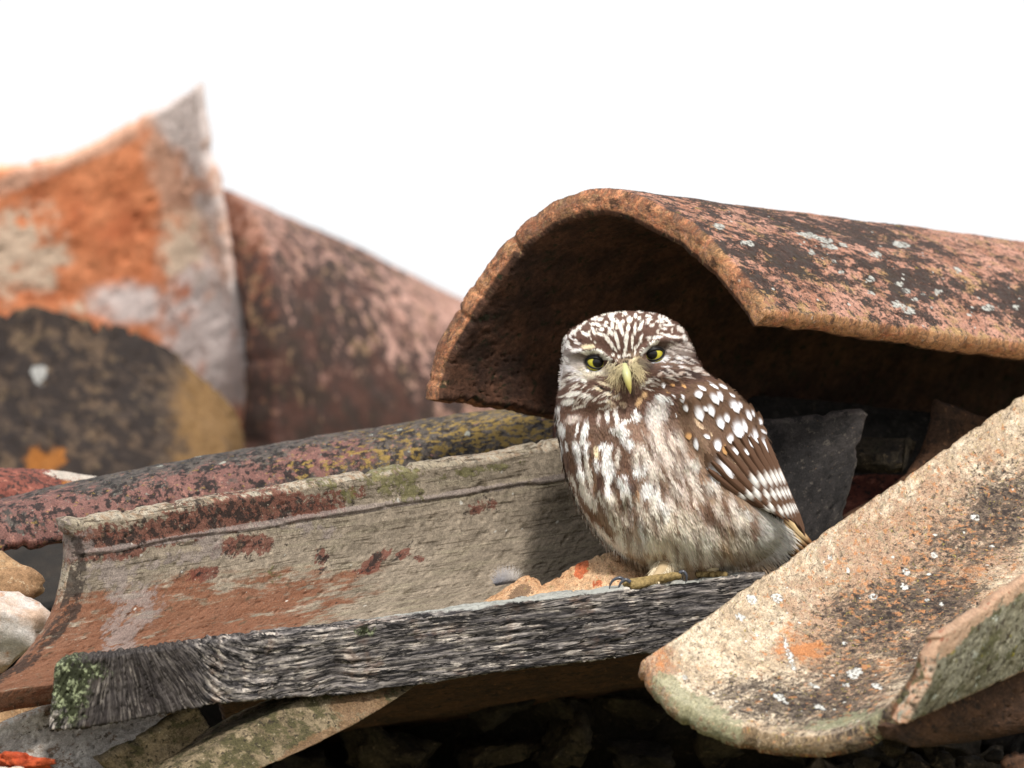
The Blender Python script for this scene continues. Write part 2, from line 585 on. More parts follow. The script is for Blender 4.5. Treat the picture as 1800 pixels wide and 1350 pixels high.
def rock(name, c, r, mat, seed=0.0, sub=4, rough=0.16, parent=None, cut=0.0, blobs=(), rot=0.0, fine=0.03):
    v, f = ico(sub)
    v = v.copy()
    rg = np.random.RandomState(int(seed * 1000) % 99991 + 3)
    nrm = v.copy()
    if cut > 0:                                  # flat fractured facets
        for _ in range(9):
            n = rg.normal(size=3); n /= np.linalg.norm(n)
            d = (v @ n)
            lim = 1 - cut * (0.5 + rg.rand())
            v = v - np.clip(d - lim, 0, None)[:, None] * n
    v = v * (1 + rough * fbm(nrm * 1.3 + seed, 3) + fine * fbm(nrm * 7 + seed, 3))[:, None]
    c_, s_ = math.cos(rot), math.sin(rot)
    g = v * np.array(r)
    g = np.stack([g[:, 0] * c_ - g[:, 1] * s_, g[:, 0] * s_ + g[:, 1] * c_, g[:, 2]], -1) + np.array(c)
    V = P(g)
    f2 = f[:, ::-1]
    pc = g / 100
    zone = np.zeros((len(V), 4)); zone[:, 3] = 1
    return mesh_from(name, V, f2, mat, parent, dict(pc=pc, zone=zone, mask=blob_field(g[:, 0], g[:, 1], blobs)))
# ---------------------------------------------------------------- surface materials
K = lambda k, c, **kw: dict(k=k, c=lin(c), **kw)
BLK = (44, 40, 40)
m_cover = surf_mat('weathered_terracotta', (lin((204, 154, 134)), lin((172, 122, 100))), [
    K('noise', (196, 160, 112), f=2.2, t=0.50, w=0.14, gate='outer', m=3, ma=0.35, s=5),
    K('noise', (218, 168, 146), f=9.0, t=0.54, w=0.06, gate='outer', s=3, r=0.75),
    K('noise', (54, 49, 48), f=4.2, t=0.478, w=0.05, d=10, r=0.8, f2=0.7, a2=0.55, gate='outer', s=1, m=3, ma=-0.12, h=-0.2, st=(1, 0.55, 1)),
    K('noise', (84, 76, 72), f=9.0, t=0.52, w=0.05, d=8, gate='outer', s=8),
    K('noise', (150, 142, 134), f=12.0, t=0.62, w=0.05, d=6, gate='outer', s=28, o=0.7),
    K('noise', (84, 62, 50), f=4.0, t=0.57, w=0.08, gate='rim', s=9, o=0.8),
    K('noise', (178, 148, 112), f=8.0, t=0.60, w=0.05, gate='rim', s=11),
    K('zspot', (214, 214, 206), var=0.08, h=0.5, f=12.0, o=0.95),
    K('spots', (210, 208, 200), f=7.5, rad=0.30, dens=0.16, gate='outer', s=4, m=0, var=0.05, h=0.5),
    K('spots', (150, 128, 70), f=5.0, rad=0.3, dens=0.06, gate='outer', s=14, m=0),
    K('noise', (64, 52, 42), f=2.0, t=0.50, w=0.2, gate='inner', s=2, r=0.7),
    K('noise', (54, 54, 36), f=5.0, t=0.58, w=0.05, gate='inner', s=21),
    K('mask', (206, 196, 178), m=1, f=5, t=0.30, gate='rim'),
], rim=(lin((222, 160, 118)), lin((186, 120, 86))), inner=(lin((104, 72, 56)), lin((70, 50, 42))), seed=1.0, bump_d=0.0016, grain=0.45)  # inner tones darkened to paint the shade inside the arch

m_trough = surf_mat('limewashed_clay', (lin((172, 158, 140)), lin((144, 132, 116))), [
    K('noise', (176, 164, 142), f=2.0, t=0.5, w=0.12, st=(3.0, 0.35, 1), s=2),
    K('noise', (96, 84, 70), f=6.0, t=0.56, w=0.06, st=(5.0, 0.22, 1), s=6, d=4),
    K('mask', (146, 90, 62), m=1, f=3.0, t=0.30, w=0.3, st=(2, 0.6, 1)),
    K('mask', (128, 72, 60), m=2, f=7.0, t=0.38, w=0.10),
    K('noise', (104, 92, 74), f=3.0, t=0.58, w=0.08, s=12, r=0.7, o=0.7),
    K('noise', (58, 50, 47), f=6.0, t=0.62, w=0.06, s=3, m=2, ma=0.17, d=9, r=0.75),
    K('mask', (172, 158, 152), m=0, f=6.0, t=0.40, w=0.22, h=0.3, o=0.7),
    K('noise', (196, 186, 168), f=16, t=0.64, w=0.03, s=19),
    K('mask', (126, 124, 74), m=3, f=12.0, t=0.50, w=0.12, h=0.4, o=0.7),
    K('spots', (214, 210, 200), f=4.5, rad=0.22, dens=0.16, s=4, var=0.05),
    K('zspot', (62, 54, 50), f=5.0, o=0.85),
    K('noise', (70, 62, 56), f=7.0, t=0.54, w=0.08, gate='rim', s=31, d=8, o=0.6),
], rim=(lin((196, 186, 168)), lin((150, 128, 106))), inner=(lin((130, 96, 76)), lin((110, 80, 64))), seed=2.3, bump_d=0.0012, grain=0.4)

m_yellow = surf_mat('dark_clay_with_yellow_lichen', (lin((104, 96, 90)), lin((76, 71, 68))), [
    K('mask', (150, 104, 96), m=1, f=5.0, t=0.36, w=0.3, o=0.75),
    K('noise', (180, 132, 118), f=7.0, t=0.60, w=0.06, m=1, ma=0.04, s=2),
    K('noise', (48, 44, 44), f=6.0, t=0.50, w=0.06, s=5, d=8),
    K('noise', (168, 140, 78), f=7.5, t=0.62, w=0.05, s=7, m=3, ma=0.11, st=(1.4, 0.8, 1)),
    K('noise', (150, 152, 140), f=12, t=0.62, w=0.04, s=9),
    K('spots', (186, 188, 176), f=3.6, rad=0.35, dens=0.12, s=3),
], rim=(lin((150, 86, 72)), lin((74, 58, 52))), inner=(lin((120, 70, 58)), lin((90, 60, 50))), seed=3.1, grain=0.45)

m_red = surf_mat('red_clay', (lin((150, 90, 76)), lin((124, 72, 62))), [
    K('noise', (70, 56, 52), f=8.0, t=0.50, w=0.07, d=8, s=3),
    K('noise', (196, 128, 108), f=6.0, t=0.58, w=0.06, s=5),
    K('mask', (226, 218, 204), m=0, f=6, t=0.34, w=0.06),
    K('mask', (170, 110, 50), m=1, f=6, t=0.34, w=0.08),
], rim=(lin((150, 84, 70)), lin((96, 62, 54))), inner=(lin((120, 70, 58)), lin((90, 56, 48))), seed=4.4, grain=0.4)

m_bright = surf_mat('sunlit_ochre_clay', (lin((222, 206, 182)), lin((190, 168, 142))), [
    K('mask', (178, 136, 108), m=1, f=4.0, t=0.26, w=0.4, s=2, o=0.7),
    K('noise', (206, 184, 152), f=14.0, t=0.55, w=0.06, s=6),
    K('noise', (172, 156, 132), f=5.0, t=0.55, w=0.08, s=9, r=0.7),
    K('mask', (104, 92, 82), m=2, f=7.0, t=0.34, w=0.35, s=3, st=(1.6, 0.7, 1), o=0.85),  # stains that also paint the shading towards the lower right
    K('noise', (88, 76, 66), f=8.0, t=0.555, w=0.05, s=45, d=9, r=0.78, m=2, ma=0.08, st=(1.5, 0.8, 1), o=0.8),
    K('noise', (74, 62, 54), f=16.0, t=0.62, w=0.04, s=15, d=8, m=2, ma=0.10),
    K('noise', (206, 146, 100), f=5.5, t=0.60, w=0.07, s=18, m=1, ma=0.07, o=0.85),
    K('noise', (58, 50, 48), f=7.0, t=0.62, w=0.05, s=25, d=8, m=2, ma=0.13),
    K('noise', (168, 152, 84), f=14.0, t=0.61, w=0.03, s=33),
    K('noise', (92, 80, 66), f=22.0, t=0.60, w=0.04, s=53, d=5, o=0.8),
    K('mask', (206, 136, 84), m=3, f=7.0, t=0.60, w=0.8, s=4, o=0.8),
    K('mask', (158, 160, 128), m=0, f=9.0, t=0.42, w=0.14, s=2, o=0.7),
    K('zspot', (228, 228, 222), var=0.06, h=0.6, f=16.0, o=0.9),
    K('spots', (226, 226, 218), f=6.0, rad=0.28, dens=0.14, s=12, var=0.02, h=0.6, gate='face'),
    K('noise', (206, 180, 60), f=9.0, t=0.70, w=0.03, s=40),
], rim=(lin((160, 136, 106)), lin((112, 94, 72))), inner=(lin((146, 102, 74)), lin((110, 78, 58))), seed=5.7, bump_d=0.0018, grain=0.5, tone=0.9)  # rim tones darkened to paint the shaded lower lip

m_greenish = surf_mat('lichened_grey_clay', (lin((158, 154, 134)), lin((124, 118, 96))), [
    K('noise', (100, 98, 66), f=3.0, t=0.50, w=0.1, s=3, st=(1, 0.7, 1)),
    K('noise', (78, 68, 54), f=7.0, t=0.55, w=0.05, s=8, d=8),
    K('noise', (196, 200, 186), f=5.0, t=0.60, w=0.05, s=11),
    K('noise', (160, 150, 60), f=3.5, t=0.64, w=0.04, s=23),
    K('mask', (208, 170, 140), m=1, f=6, t=0.28, w=0.1),
    K('noise', (166, 96, 72), f=6.0, t=0.74, w=0.06, s=14, m=1, ma=0.18),
], rim=(lin((222, 196, 172)), lin((196, 150, 122))), inner=(lin((132, 92, 66)), lin((104, 76, 56))), seed=6.1, grain=0.5)

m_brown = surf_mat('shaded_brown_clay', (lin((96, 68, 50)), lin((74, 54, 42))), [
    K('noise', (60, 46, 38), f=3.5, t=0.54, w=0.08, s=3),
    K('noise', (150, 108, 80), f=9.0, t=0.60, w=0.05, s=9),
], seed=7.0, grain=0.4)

m_dark = surf_mat('shade_darkened_clay', (lin((58, 54, 53)), lin((42, 40, 40))), [  # clay darkened to stand for the deep shade behind the owl
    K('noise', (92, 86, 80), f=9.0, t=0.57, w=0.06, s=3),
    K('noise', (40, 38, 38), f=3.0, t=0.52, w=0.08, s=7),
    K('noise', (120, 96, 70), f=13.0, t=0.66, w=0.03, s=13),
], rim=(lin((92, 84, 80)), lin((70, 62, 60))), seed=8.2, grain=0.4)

m_orange_pan = surf_mat('bare_orange_clay_with_plaster', (lin((224, 146, 104)), lin((214, 132, 90))), [
    K('noise', (204, 118, 80), f=1.2, t=0.5, w=0.2, s=2, d=3),
    K('noise', (196, 146, 116), f=4.0, t=0.58, w=0.1, s=6, o=0.6),
    K('mask', (230, 186, 162), m=2, f=2.0, t=0.22, w=0.5, s=3),
    K('mask', (246, 232, 228), m=0, f=2.0, t=0.18, w=0.6, s=1, st=(1.2, 1, 1), o=0.95),
    K('mask', (242, 220, 196), m=1, f=2.4, t=0.30, w=0.4, s=7, o=0.9),
], rim=(lin((232, 190, 160)), lin((222, 164, 130))), inner=(lin((170, 100, 70)), lin((150, 90, 60))), seed=9.4, grain=0.25, tone=1.0)

m_ridge = surf_mat('mottled_pink_clay', (lin((196, 156, 142)), lin((166, 130, 116))), [
    K('noise', (196, 148, 128), f=3.0, t=0.55, w=0.08, s=2),
    K('noise', (150, 122, 94), f=2.0, t=0.58, w=0.12, s=14, m=2, ma=0.1),
    K('noise', (58, 48, 46), f=3.4, t=0.55, w=0.08, s=5, m=2, ma=0.14, d=5),
    K('noise', (104, 70, 60), f=1.4, t=0.54, w=0.14, s=9, m=2, ma=0.06, o=0.6),
], rim=(lin((140, 88, 66)), lin((104, 72, 58))), inner=(lin((120, 80, 60)), lin((90, 60, 50))), seed=10.3, grain=0.35, tone=0.85)

m_mossy = surf_mat('dark_mossy_clay', (lin((100, 82, 66)), lin((66, 56, 50))), [
    K('noise', (126, 106, 82), f=4.5, t=0.55, w=0.10, s=3),
    K('noise', (50, 43, 41), f=2.6, t=0.44, w=0.08, s=5, d=6, m=3, ma=-0.5),
    K('mask', (150, 116, 74), m=3, f=2.0, t=0.20, w=0.7),
    K('noise', (56, 48, 44), f=7.5, t=0.56, w=0.05, s=8, m=3, ma=-0.4),
    K('mask', (190, 190, 186), m=0, f=3, t=0.38, w=0.08),
    K('mask', (178, 112, 48), m=1, f=3, t=0.38, w=0.3),
], rim=(lin((150, 120, 84)), lin((110, 88, 62))), inner=(lin((90, 70, 50)), lin((80, 60, 44))), seed=11.2, grain=0.35)

m_pale = surf_mat('pale_limewashed_clay', (lin((196, 190, 182)), lin((166, 158, 150))), [
    K('noise', (134, 112, 94), f=3.0, t=0.55, w=0.06, s=3, d=7),
    K('noise', (150, 92, 68), f=5.0, t=0.64, w=0.04, s=8),
    K('noise', (96, 86, 74), f=6.0, t=0.60, w=0.05, s=18),
], rim=(lin((200, 196, 188)), lin((150, 130, 112))), seed=12.8, grain=0.35)

m_shard = surf_mat('broken_orange_clay', (lin((222, 184, 146)), lin((206, 160, 120))), [
    K('noise', (224, 190, 150), f=9.0, t=0.54, w=0.07, s=3),
    K('noise', (150, 100, 64), f=12.0, t=0.59, w=0.05, s=6),
    K('mask', (206, 96, 52), m=1, f=6, t=0.30, w=0.08),
    K('mask', (120, 96, 76), m=2, f=10, t=0.34, w=0.08),
    K('noise', (168, 150, 96), f=7.0, t=0.62, w=0.05, s=16),
], seed=13.1, grain=0.45, bump_d=0.002)
m_shard_red = surf_mat('broken_red_clay', (lin((206, 96, 56)), lin((176, 72, 42))), [
    K('noise', (226, 150, 116), f=6.0, t=0.60, w=0.06, s=3)], seed=14.1, grain=0.4)
m_stone = surf_mat('ochre_stone', (lin((188, 154, 116)), lin((160, 126, 94))), [
    K('noise', (62, 54, 48), f=2.5, t=0.60, w=0.06, s=3),
    K('noise', (210, 184, 150), f=7.0, t=0.58, w=0.06, s=9)], seed=15.1, grain=0.35)
m_white_stone = surf_mat('white_stone', (lin((222, 216, 210)), lin((206, 178, 156))), [
    K('noise', (216, 164, 128), f=2.0, t=0.55, w=0.12, s=3)], seed=16.1, grain=0.25)
m_wallrock = surf_mat('wall_rubble', (lin((78, 68, 54)), lin((50, 44, 37))), [
    K('noise', (120, 104, 84), f=6.0, t=0.58, w=0.06, s=3),
    K('noise', (40, 35, 32), f=4.0, t=0.55, w=0.06, s=9),
    K('noise', (76, 78, 54), f=5.0, t=0.62, w=0.05, s=19)], seed=17.1, grain=0.5, bump_d=0.003)
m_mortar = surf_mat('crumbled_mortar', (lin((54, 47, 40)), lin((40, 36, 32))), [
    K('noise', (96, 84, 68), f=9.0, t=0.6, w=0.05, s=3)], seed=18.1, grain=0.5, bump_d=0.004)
m_slab = surf_mat('mossy_grey_board', (lin((150, 134, 108)), lin((112, 98, 76))), [
    K('noise', (84, 80, 52), f=3.5, t=0.50, w=0.12, s=3, m=3, ma=0.08),
    K('noise', (54, 48, 38), f=10.0, t=0.56, w=0.05, s=5),
    K('noise', (186, 172, 146), f=12.0, t=0.62, w=0.05, s=15),
    K('mask', (140, 106, 78), m=1, f=6, t=0.36, w=0.25, o=0.6)], seed=19.5, grain=0.5)

# weathered wood: grain runs along the stored coordinates
def wood_mat():
    t = NT('weathered_wood')
    pc = t.attr('pc').outputs['Vector']
    ma = t.attr('mask'); msk = list(t.sep(ma.outputs['Color'])) + [ma.outputs['Alpha']]
    g1 = t.noise(t.scaled(pc, (1.5, 16, 1)), 1.0, 8, 0.76, 0.25)
    g2 = t.noise(t.scaled(pc, (3.2, 30, 1), (5, 0, 0)), 1.0, 5, 0.7, 0.25)
    g3 = t.noise(t.scaled(pc, (0.7, 8, 1), (9, 3, 0)), 1.0, 5, 0.6, 0.4)
    n1 = t.noise(pc, 1.6, 6, 0.68)
    c = t.mix(t.step(g1, 0.38, 0.60), lin((40, 38, 42)), lin((146, 139, 134)))
    c = t.mix(t.math('MULTIPLY', t.step(g2, 0.47, 0.58), 0.8), c, lin((32, 30, 33)))
    pale = t.math('MULTIPLY', t.step(t.math('ADD', t.math('MULTIPLY', g1, 0.6), t.math('MULTIPLY', g2, 0.4)), 0.515, 0.565), t.step(n1, 0.44, 0.56))
    c = t.mix(pale, c, lin((210, 200, 188)))
    c = t.mix(t.math('MULTIPLY', t.step(n1, 0.52, 0.66), 0.35), c, lin((120, 92, 72)))
    patch = t.step(t.noise(pc, 0.9, 6, 0.7), 0.46, 0.56)
    c = t.mix(t.math('MULTIPLY', patch, 0.3), c, lin((46, 42, 42)))
    fiss = t.math('SUBTRACT', 1.0, t.step(t.math('ABSOLUTE', t.math('SUBTRACT', g3, 0.5)), 0.008, 0.03))
    c = t.mix(fiss, c, lin((20, 18, 19)))
    f = t.step(t.math('MULTIPLY', msk[2], t.math('ADD', 0.2, t.math('MULTIPLY', g1, 1.5))), 0.3, 0.6)
    c = t.mix(t.math('MULTIPLY', f, 0.7), c, lin((40, 33, 30)))
    ln = t.noise(pc, 9.0, 6, 0.7)
    lf = t.step(t.math('MULTIPLY', msk[3], t.math('ADD', -0.1, t.math('MULTIPLY', ln, 2.2))), 0.5, 0.8)
    lc = t.mix(t.step(t.noise(t.node('ShaderNodeTexCoord').outputs['Object'], 160.0, 5, 0.7), 0.50, 0.60), lin((46, 50, 30)), lin((150, 158, 124)))
    c = t.mix(lf, c, lc)
    pf = t.step(t.math('MULTIPLY', msk[0], t.math('ADD', 0.2, t.math('MULTIPLY', ln, 1.6))), 0.38, 0.55)
    c = t.mix(t.math('MULTIPLY', pf, 0.8), c, lin((170, 172, 166)))
    t.link(c, t.b.inputs['Base Color'])
    t.b.inputs['Roughness'].default_value = 0.85
    t.b.inputs['Specular IOR Level'].default_value = 0.3
    bp = t.node('ShaderNodeBump'); bp.inputs['Strength'].default_value = 1.0; bp.inputs['Distance'].default_value = 0.0016
    t.link(t.math('ADD', t.math('SUBTRACT', g1, t.math('MULTIPLY', fiss, 0.8)), t.math('ADD', t.math('MULTIPLY', g2, -0.5), t.math('MULTIPLY', ln, t.math('MULTIPLY', lf, 1.0)))), bp.inputs['Height'])
    t.link(bp.outputs[0], t.b.inputs['Normal'])
    return t.m
m_wood = wood_mat()

# ---------------------------------------------------------------- ground, wall and roof structure
def box(name, lo, hi, mat, parent=None):
    x0, y0, z0 = lo; x1, y1, z1 = hi
    v = [(x0, y0, z0), (x1, y0, z0), (x1, y1, z0), (x0, y1, z0), (x0, y0, z1), (x1, y0, z1), (x1, y1, z1), (x0, y1, z1)]
    f = [(0, 3, 2, 1), (4, 5, 6, 7), (0, 1, 5, 4), (1, 2, 6, 5), (2, 3, 7, 6), (3, 0, 4, 7)]
    n = len(v)
    z = np.zeros((n, 4)); z[:, 3] = 1
    return mesh_from(name, v, f, mat, parent, dict(pc=np.array(v) / (100 * S) , zone=z, mask=np.zeros((n, 4))), smooth_shade=False)

gm = NT('dry_earth')
gco = gm.node('ShaderNodeTexCoord').outputs['Object']
gn = gm.noise(gco, 0.6, 8, 0.6)
gm.link(gm.mix(gm.step(gn, 0.4, 0.6), lin((120, 108, 84)), lin((92, 98, 62))), gm.b.inputs['Base Color'])
gm.b.inputs['Roughness'].default_value = 1.0
g = mesh_from('ground', [(-900, -900, 0), (900, -900, 0), (900, 900, 0), (-900, 900, 0)], [(0, 1, 2, 3)], gm.m, smooth_shade=False)
tag(g, 'dry earth far below the roof', kind='structure')

def world_xyz(x, y, d):
    return tuple(P((x, y, d)))

wall = bpy.data.objects.new('rubble_wall', None)
link(wall); wall.location = (0, 0.35, 0)
tag(wall, 'dark rough rubble stone wall in shade under the tiles', 'wall')
def wallchild(o):
    o.parent = wall
    o.matrix_parent_inverse = wall.matrix_world.inverted()
    o.location = (0, -0.35, 0)
    return o
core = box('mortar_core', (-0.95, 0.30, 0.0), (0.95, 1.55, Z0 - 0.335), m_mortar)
wallchild(core)
rg = np.random.RandomState(5)
for row in range(4):
    x = -140 + row * 37 - 60
    while x < 2000:
        w = rg.uniform(70, 150); h = rg.uniform(42, 62)
        top = 1330 if x < 700 else (1235 if x < 1150 else 1300)
        yy = top + row * 78 + rg.uniform(-12, 12)
        if yy < 1480:
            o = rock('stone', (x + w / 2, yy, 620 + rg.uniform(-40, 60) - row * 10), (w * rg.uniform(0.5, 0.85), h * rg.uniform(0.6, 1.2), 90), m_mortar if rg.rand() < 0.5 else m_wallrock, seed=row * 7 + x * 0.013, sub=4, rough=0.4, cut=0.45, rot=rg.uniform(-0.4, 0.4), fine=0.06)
            wallchild(o)
        x += w * 1.12
mb = rock('mortar_filler', (1330, 1110, 1000), (900, 390, 420), m_mortar, seed=3.3, sub=5, rough=0.08, cut=0.25, fine=0.02)  # added mass, blocks the sky from showing through the dark gaps
wallchild(mb)
mb2 = rock('mortar_filler', (150, 1260, 2100), (1300, 350, 1700), m_mortar, seed=6.3, sub=5, rough=0.05, cut=0.3, fine=0.02)
wallchild(mb2)

# ---------------------------------------------------------------- the tiles
def addv(A, v):
    return [tuple(np.array(p) + np.array(v)) for p in A]

# the big cover tile over the owl
xs = [(744, 702), (745, 668), (760, 612), (790, 556), (820, 503), (848, 466), (885, 420), (926, 382), (985, 347), (1056, 330), (1122, 345),
      (1172, 372), (1214, 396), (1248, 422), (1282, 458), (1320, 502), (1352, 548)]
A = [(x, y, 350 - 370 * (x - 744) / 608) for x, y in xs]
B = [(x + 1190 + (x - 1050) * 0.03, y + 158 + (y - 400) * 0.08, d + 1320) for x, y, d in A]
wsp = [(0, 1250, 390, 40, 18, 15), (0, 1430, 420, 70, 30, 20), (0, 1520, 450, 90, 30, 20), (0, 1590, 540, 70, 40, 30), (0, 1450, 560, 60, 30, 20),
       (0, 1740, 545, 60, 40, 0), (0, 1640, 470, 80, 50, 20), (0, 1350, 470, 60, 30, 30),
       (3, 1420, 600, 300, 26, 7, 1.6), (3, 1650, 620, 300, 26, 7, 1.6), (3, 1300, 545, 60, 30, 30, 1.2),
       (1, 1098, 372, 20, 15, 30, 1.2)] + [(4, 720 + .6 * a, 300 + .6 * b, .62 * c, .58 * d, 12) for a, b, c, d in [(905,162,18,9),(1440,215,25,11),(1365,245,20,9),(1180,240,10,8),(1245,268,8,6),(1350,320,14,9),(1435,330,14,8),(1455,352,12,7),(1505,362,9,6),(1550,352,12,9),(1430,392,22,11),(1462,410,22,10),(1605,292,12,8),(1695,402,18,9),(1775,400,10,7),(1350,358,14,7),(1165,190,34,9),(1215,205,26,8),(1232,225,26,7),(1480,378,10,6),(1290,468,8,5),(1265,300,9,6),(1530,400,7,5),(1640,420,7,5),(990,212,22,8),(1270,218,16,6)]]
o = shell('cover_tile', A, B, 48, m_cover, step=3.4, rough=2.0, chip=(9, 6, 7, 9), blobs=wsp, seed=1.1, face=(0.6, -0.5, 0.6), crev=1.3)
tag(o, 'large arched terracotta cover tile sheltering the owl, blackened top with white lichen spots', 'roof tile')

# the long channel tile whose inside faces the viewer
A = [(118, 918, -190), (128, 985, -168), (117, 1045, -170), (86, 1105, -200), (34, 1160, -250), (-45, 1208, -330), (-135, 1240, -410)]
B = addv(A, (1015, -162, 640))
bl = [(1, 130, 1150, 190, 80, -8, 1.35), (1, 40, 1200, 120, 60, 0, 1.3), (1, 360, 1100, 190, 70, -9, 1.05), (1, 500, 1050, 170, 50, -9, 0.75), (1, 300, 1040, 120, 30, -9, 0.8),
      (2, 210, 950, 130, 26, -9, 1.1), (2, 400, 905, 130, 24, -9, 1.2), (2, 520, 895, 90, 20, -9, 1.0), (2, 300, 930, 100, 24, -9, 1.0), (2, 430, 960, 60, 20, -9, 0.8), (2, 350, 1010, 40, 14, -9, 0.7),
      (2, 565, 985, 12, 18, 0, 1.1), (2, 660, 985, 28, 9, -40, 1.2), (2, 645, 1002, 20, 6, -10, 1.2), (2, 710, 975, 16, 7, -30, 1.1), (2, 735, 982, 8, 5, 0, 1.1), (2, 850, 890, 30, 14, -20, 0.8), (2, 600, 870, 50, 14, -10, 0.7),
      (0, 235, 1050, 50, 60, 15, 0.9), (0, 210, 1120, 26, 46, 10, 1.2), (0, 200, 1010, 90, 40, 0, 0.7), (0, 300, 985, 100, 14, -10, 0.9), (0, 370, 960, 34, 18, 20, 1.1), (0, 540, 925, 60, 20, 10, 0.8), (0, 110, 950, 46, 34, 0, 1.0),
      (3, 690, 845, 50, 30, 0, 1.1), (3, 620, 870, 36, 20, 0, 0.7), (3, 850, 825, 80, 10, -10, 0.9), (3, 570, 850, 40, 12, 0, 0.8), (3, 720, 870, 50, 20, 0, 0.8), (3, 480, 1010, 50, 40, 0, 0.5),
      (0, 560, 907, 450, 5, -9.1, 2.0), (4, 128, 1000, 24, 60, 0), (4, 118, 1055, 26, 44, 10), (4, 88, 1100, 42, 28, -45), (4, 44, 1148, 46, 24, -42), (4, -10, 1186, 50, 20, -32), (4, -70, 1216, 50, 20, -25)]  # long white line along the ridge, its highlight painted in
o = shell('channel_tile', A, B, 46, m_trough, step=3.2, rough=1.5, chip=(5, 4, 7, 4), blobs=bl, seed=2.2, face=(0.3, -1, 0.4), ridges=(('u', 62, 3.0, 3.4), ('u', 68, 2.0, -1.6), ('u', 92, 3, 1.2), ('u', 150, 3, -1.0)), crev=1.2)
tag(o, 'long channel tile lying on its side behind the plank, limewashed grey and rusty red inside', 'roof tile')

# tile with yellow lichen behind it
A = [(-60, 890, 350), (-90, 900, 270), (-95, 915, 200), (-85, 945, 160), (-70, 985, 150)]
B = [(1020, 700, 800), (1000, 712, 740), (985, 728, 690), (980, 770, 640), (985, 820, 620)]
bl = [(1, 60, 950, 200, 60, 0, 1.3), (1, 300, 875, 220, 40, -12, 1.2), (1, 560, 810, 130, 30, -14, 1.0), (1, 150, 900, 150, 40, 0, 1.2),
      (3, 880, 760, 220, 60, -10, 1.5), (3, 680, 800, 160, 30, -12, 1.2)]
o = shell('lichened_tile', A, B, 34, m_yellow, step=4.5, rough=1.8, chip=(6, 4, 4, 6), blobs=bl, seed=3.2, face=(0, -0.6, 1), sag=(0, -16, 0))
tag(o, 'dark roof tile dotted with yellow lichen, lying between the channel tile and the blurred tiles', 'roof tile')

# red tile further left
A = [(-160, 850, 700), (-160, 828, 600), (-150, 830, 520), (-130, 870, 450), (-120, 930, 430)]
B = [(330, 900, 820), (320, 878, 760), (310, 872, 700), (310, 900, 640), (320, 950, 620)]
bl = [(0, 190, 850, 80, 12, 12, 1.4), (0, 215, 878, 30, 8, 0, 1.2), (1, 170, 862, 60, 12, 10, 1.0)]
o = shell('red_tile', A, B, 34, m_red, step=4.5, rough=1.8, chip=(6, 6, 4, 4), blobs=bl, seed=4.2, face=(0, -0.6, 1), sag=(0, -22, 0))
tag(o, 'low red roof tile at the left edge with a smear of white on its crest', 'roof tile')

# sunlit channel tile at lower right
A = [(1128, 1158, -450), (1142, 1188, -490), (1178, 1226, -540), (1240, 1262, -590), (1320, 1288, -630), (1400, 1298, -670), (1480, 1288, -705), (1545, 1250, -740), (1590, 1200, -765), (1618, 1150, -780)]
B = addv(A, (760, -536, 1050))
bl = [(1, 1620, 1010, 170, 80, -35, 1.0), (1, 1440, 1130, 60, 40, 0, 1.1), (1, 1700, 980, 120, 70, -35, 1.0), (1, 1150, 1160, 34, 30, 0, 1.4), (1, 1500, 1230, 80, 30, 0, 0.9), (1, 1540, 1100, 90, 60, 0, 0.8), (1, 1500, 1170, 80, 40, 0, 0.8),
      (2, 1700, 950, 160, 70, -38, 0.75), (1, 1600, 1000, 220, 110, -38, 1.2), (2, 1560, 1080, 120, 55, -30, 1.05), (3, 1700, 1010, 120, 40, -35, 0.9), (3, 1560, 1170, 90, 30, -10, 0.9), (3, 1160, 1160, 30, 26, 0, 1.2), (2, 1420, 1240, 140, 40, 5, 1.1), (2, 1300, 1215, 60, 26, 0, 0.8), (2, 1500, 1200, 120, 60, -20, 0.8), (2, 1760, 900, 80, 70, -40, 1.0), (2, 1650, 1060, 70, 60, 0, 1.1), (2, 1490, 1070, 50, 34, -20, 0.9), (2, 1600, 1150, 60, 60, 0, 0.9),
      (3, 1412, 1142, 44, 20, 0, 1.9), (3, 1380, 1125, 18, 30, 20, 1.6),
      (0, 1230, 1238, 70, 14, 28, 1.4), (0, 1180, 1205, 30, 12, 40, 1.3), (0, 1480, 1265, 90, 10, -10, 1.0)] + [(4, 1388, 1150, 5, 34, -18)] + [(4, a, b, c, d, 20) for a, b, c, d in [(1322,1054,10,7),(1366,1052,12,7),(1302,1084,10,6),(1499,1184,12,8),(1508,1178,8,5),(1541,1206,11,5),(1370,1228,12,6),(1440,1242,12,5),(1592,1003,8,6),(1715,909,8,6),(1590,1031,8,5),(1487,1204,8,4),(1430,1206,11,4),(1380,1236,6,3),(1484,1131,5,4),(1642,975,6,5),(1535,1049,8,5),(1460,980,5,4),(1490,1003,5,4),(1630,1055,5,4),(1744,960,5,4),(1204,1190,5,4),(1220,1262,8,4),(1655,1062,5,3)]]
o = shell('ochre_channel_tile', A, B, 40, m_bright, step=3.4, rough=2.3, chip=(10, 4, 7, 10), blobs=bl, seed=5.3, face=(0.2, -0.7, 0.7), crev=1.6)
tag(o, 'broad sunlit ochre channel tile sloping in front of the plank, spotted with white lichen', 'roof tile')

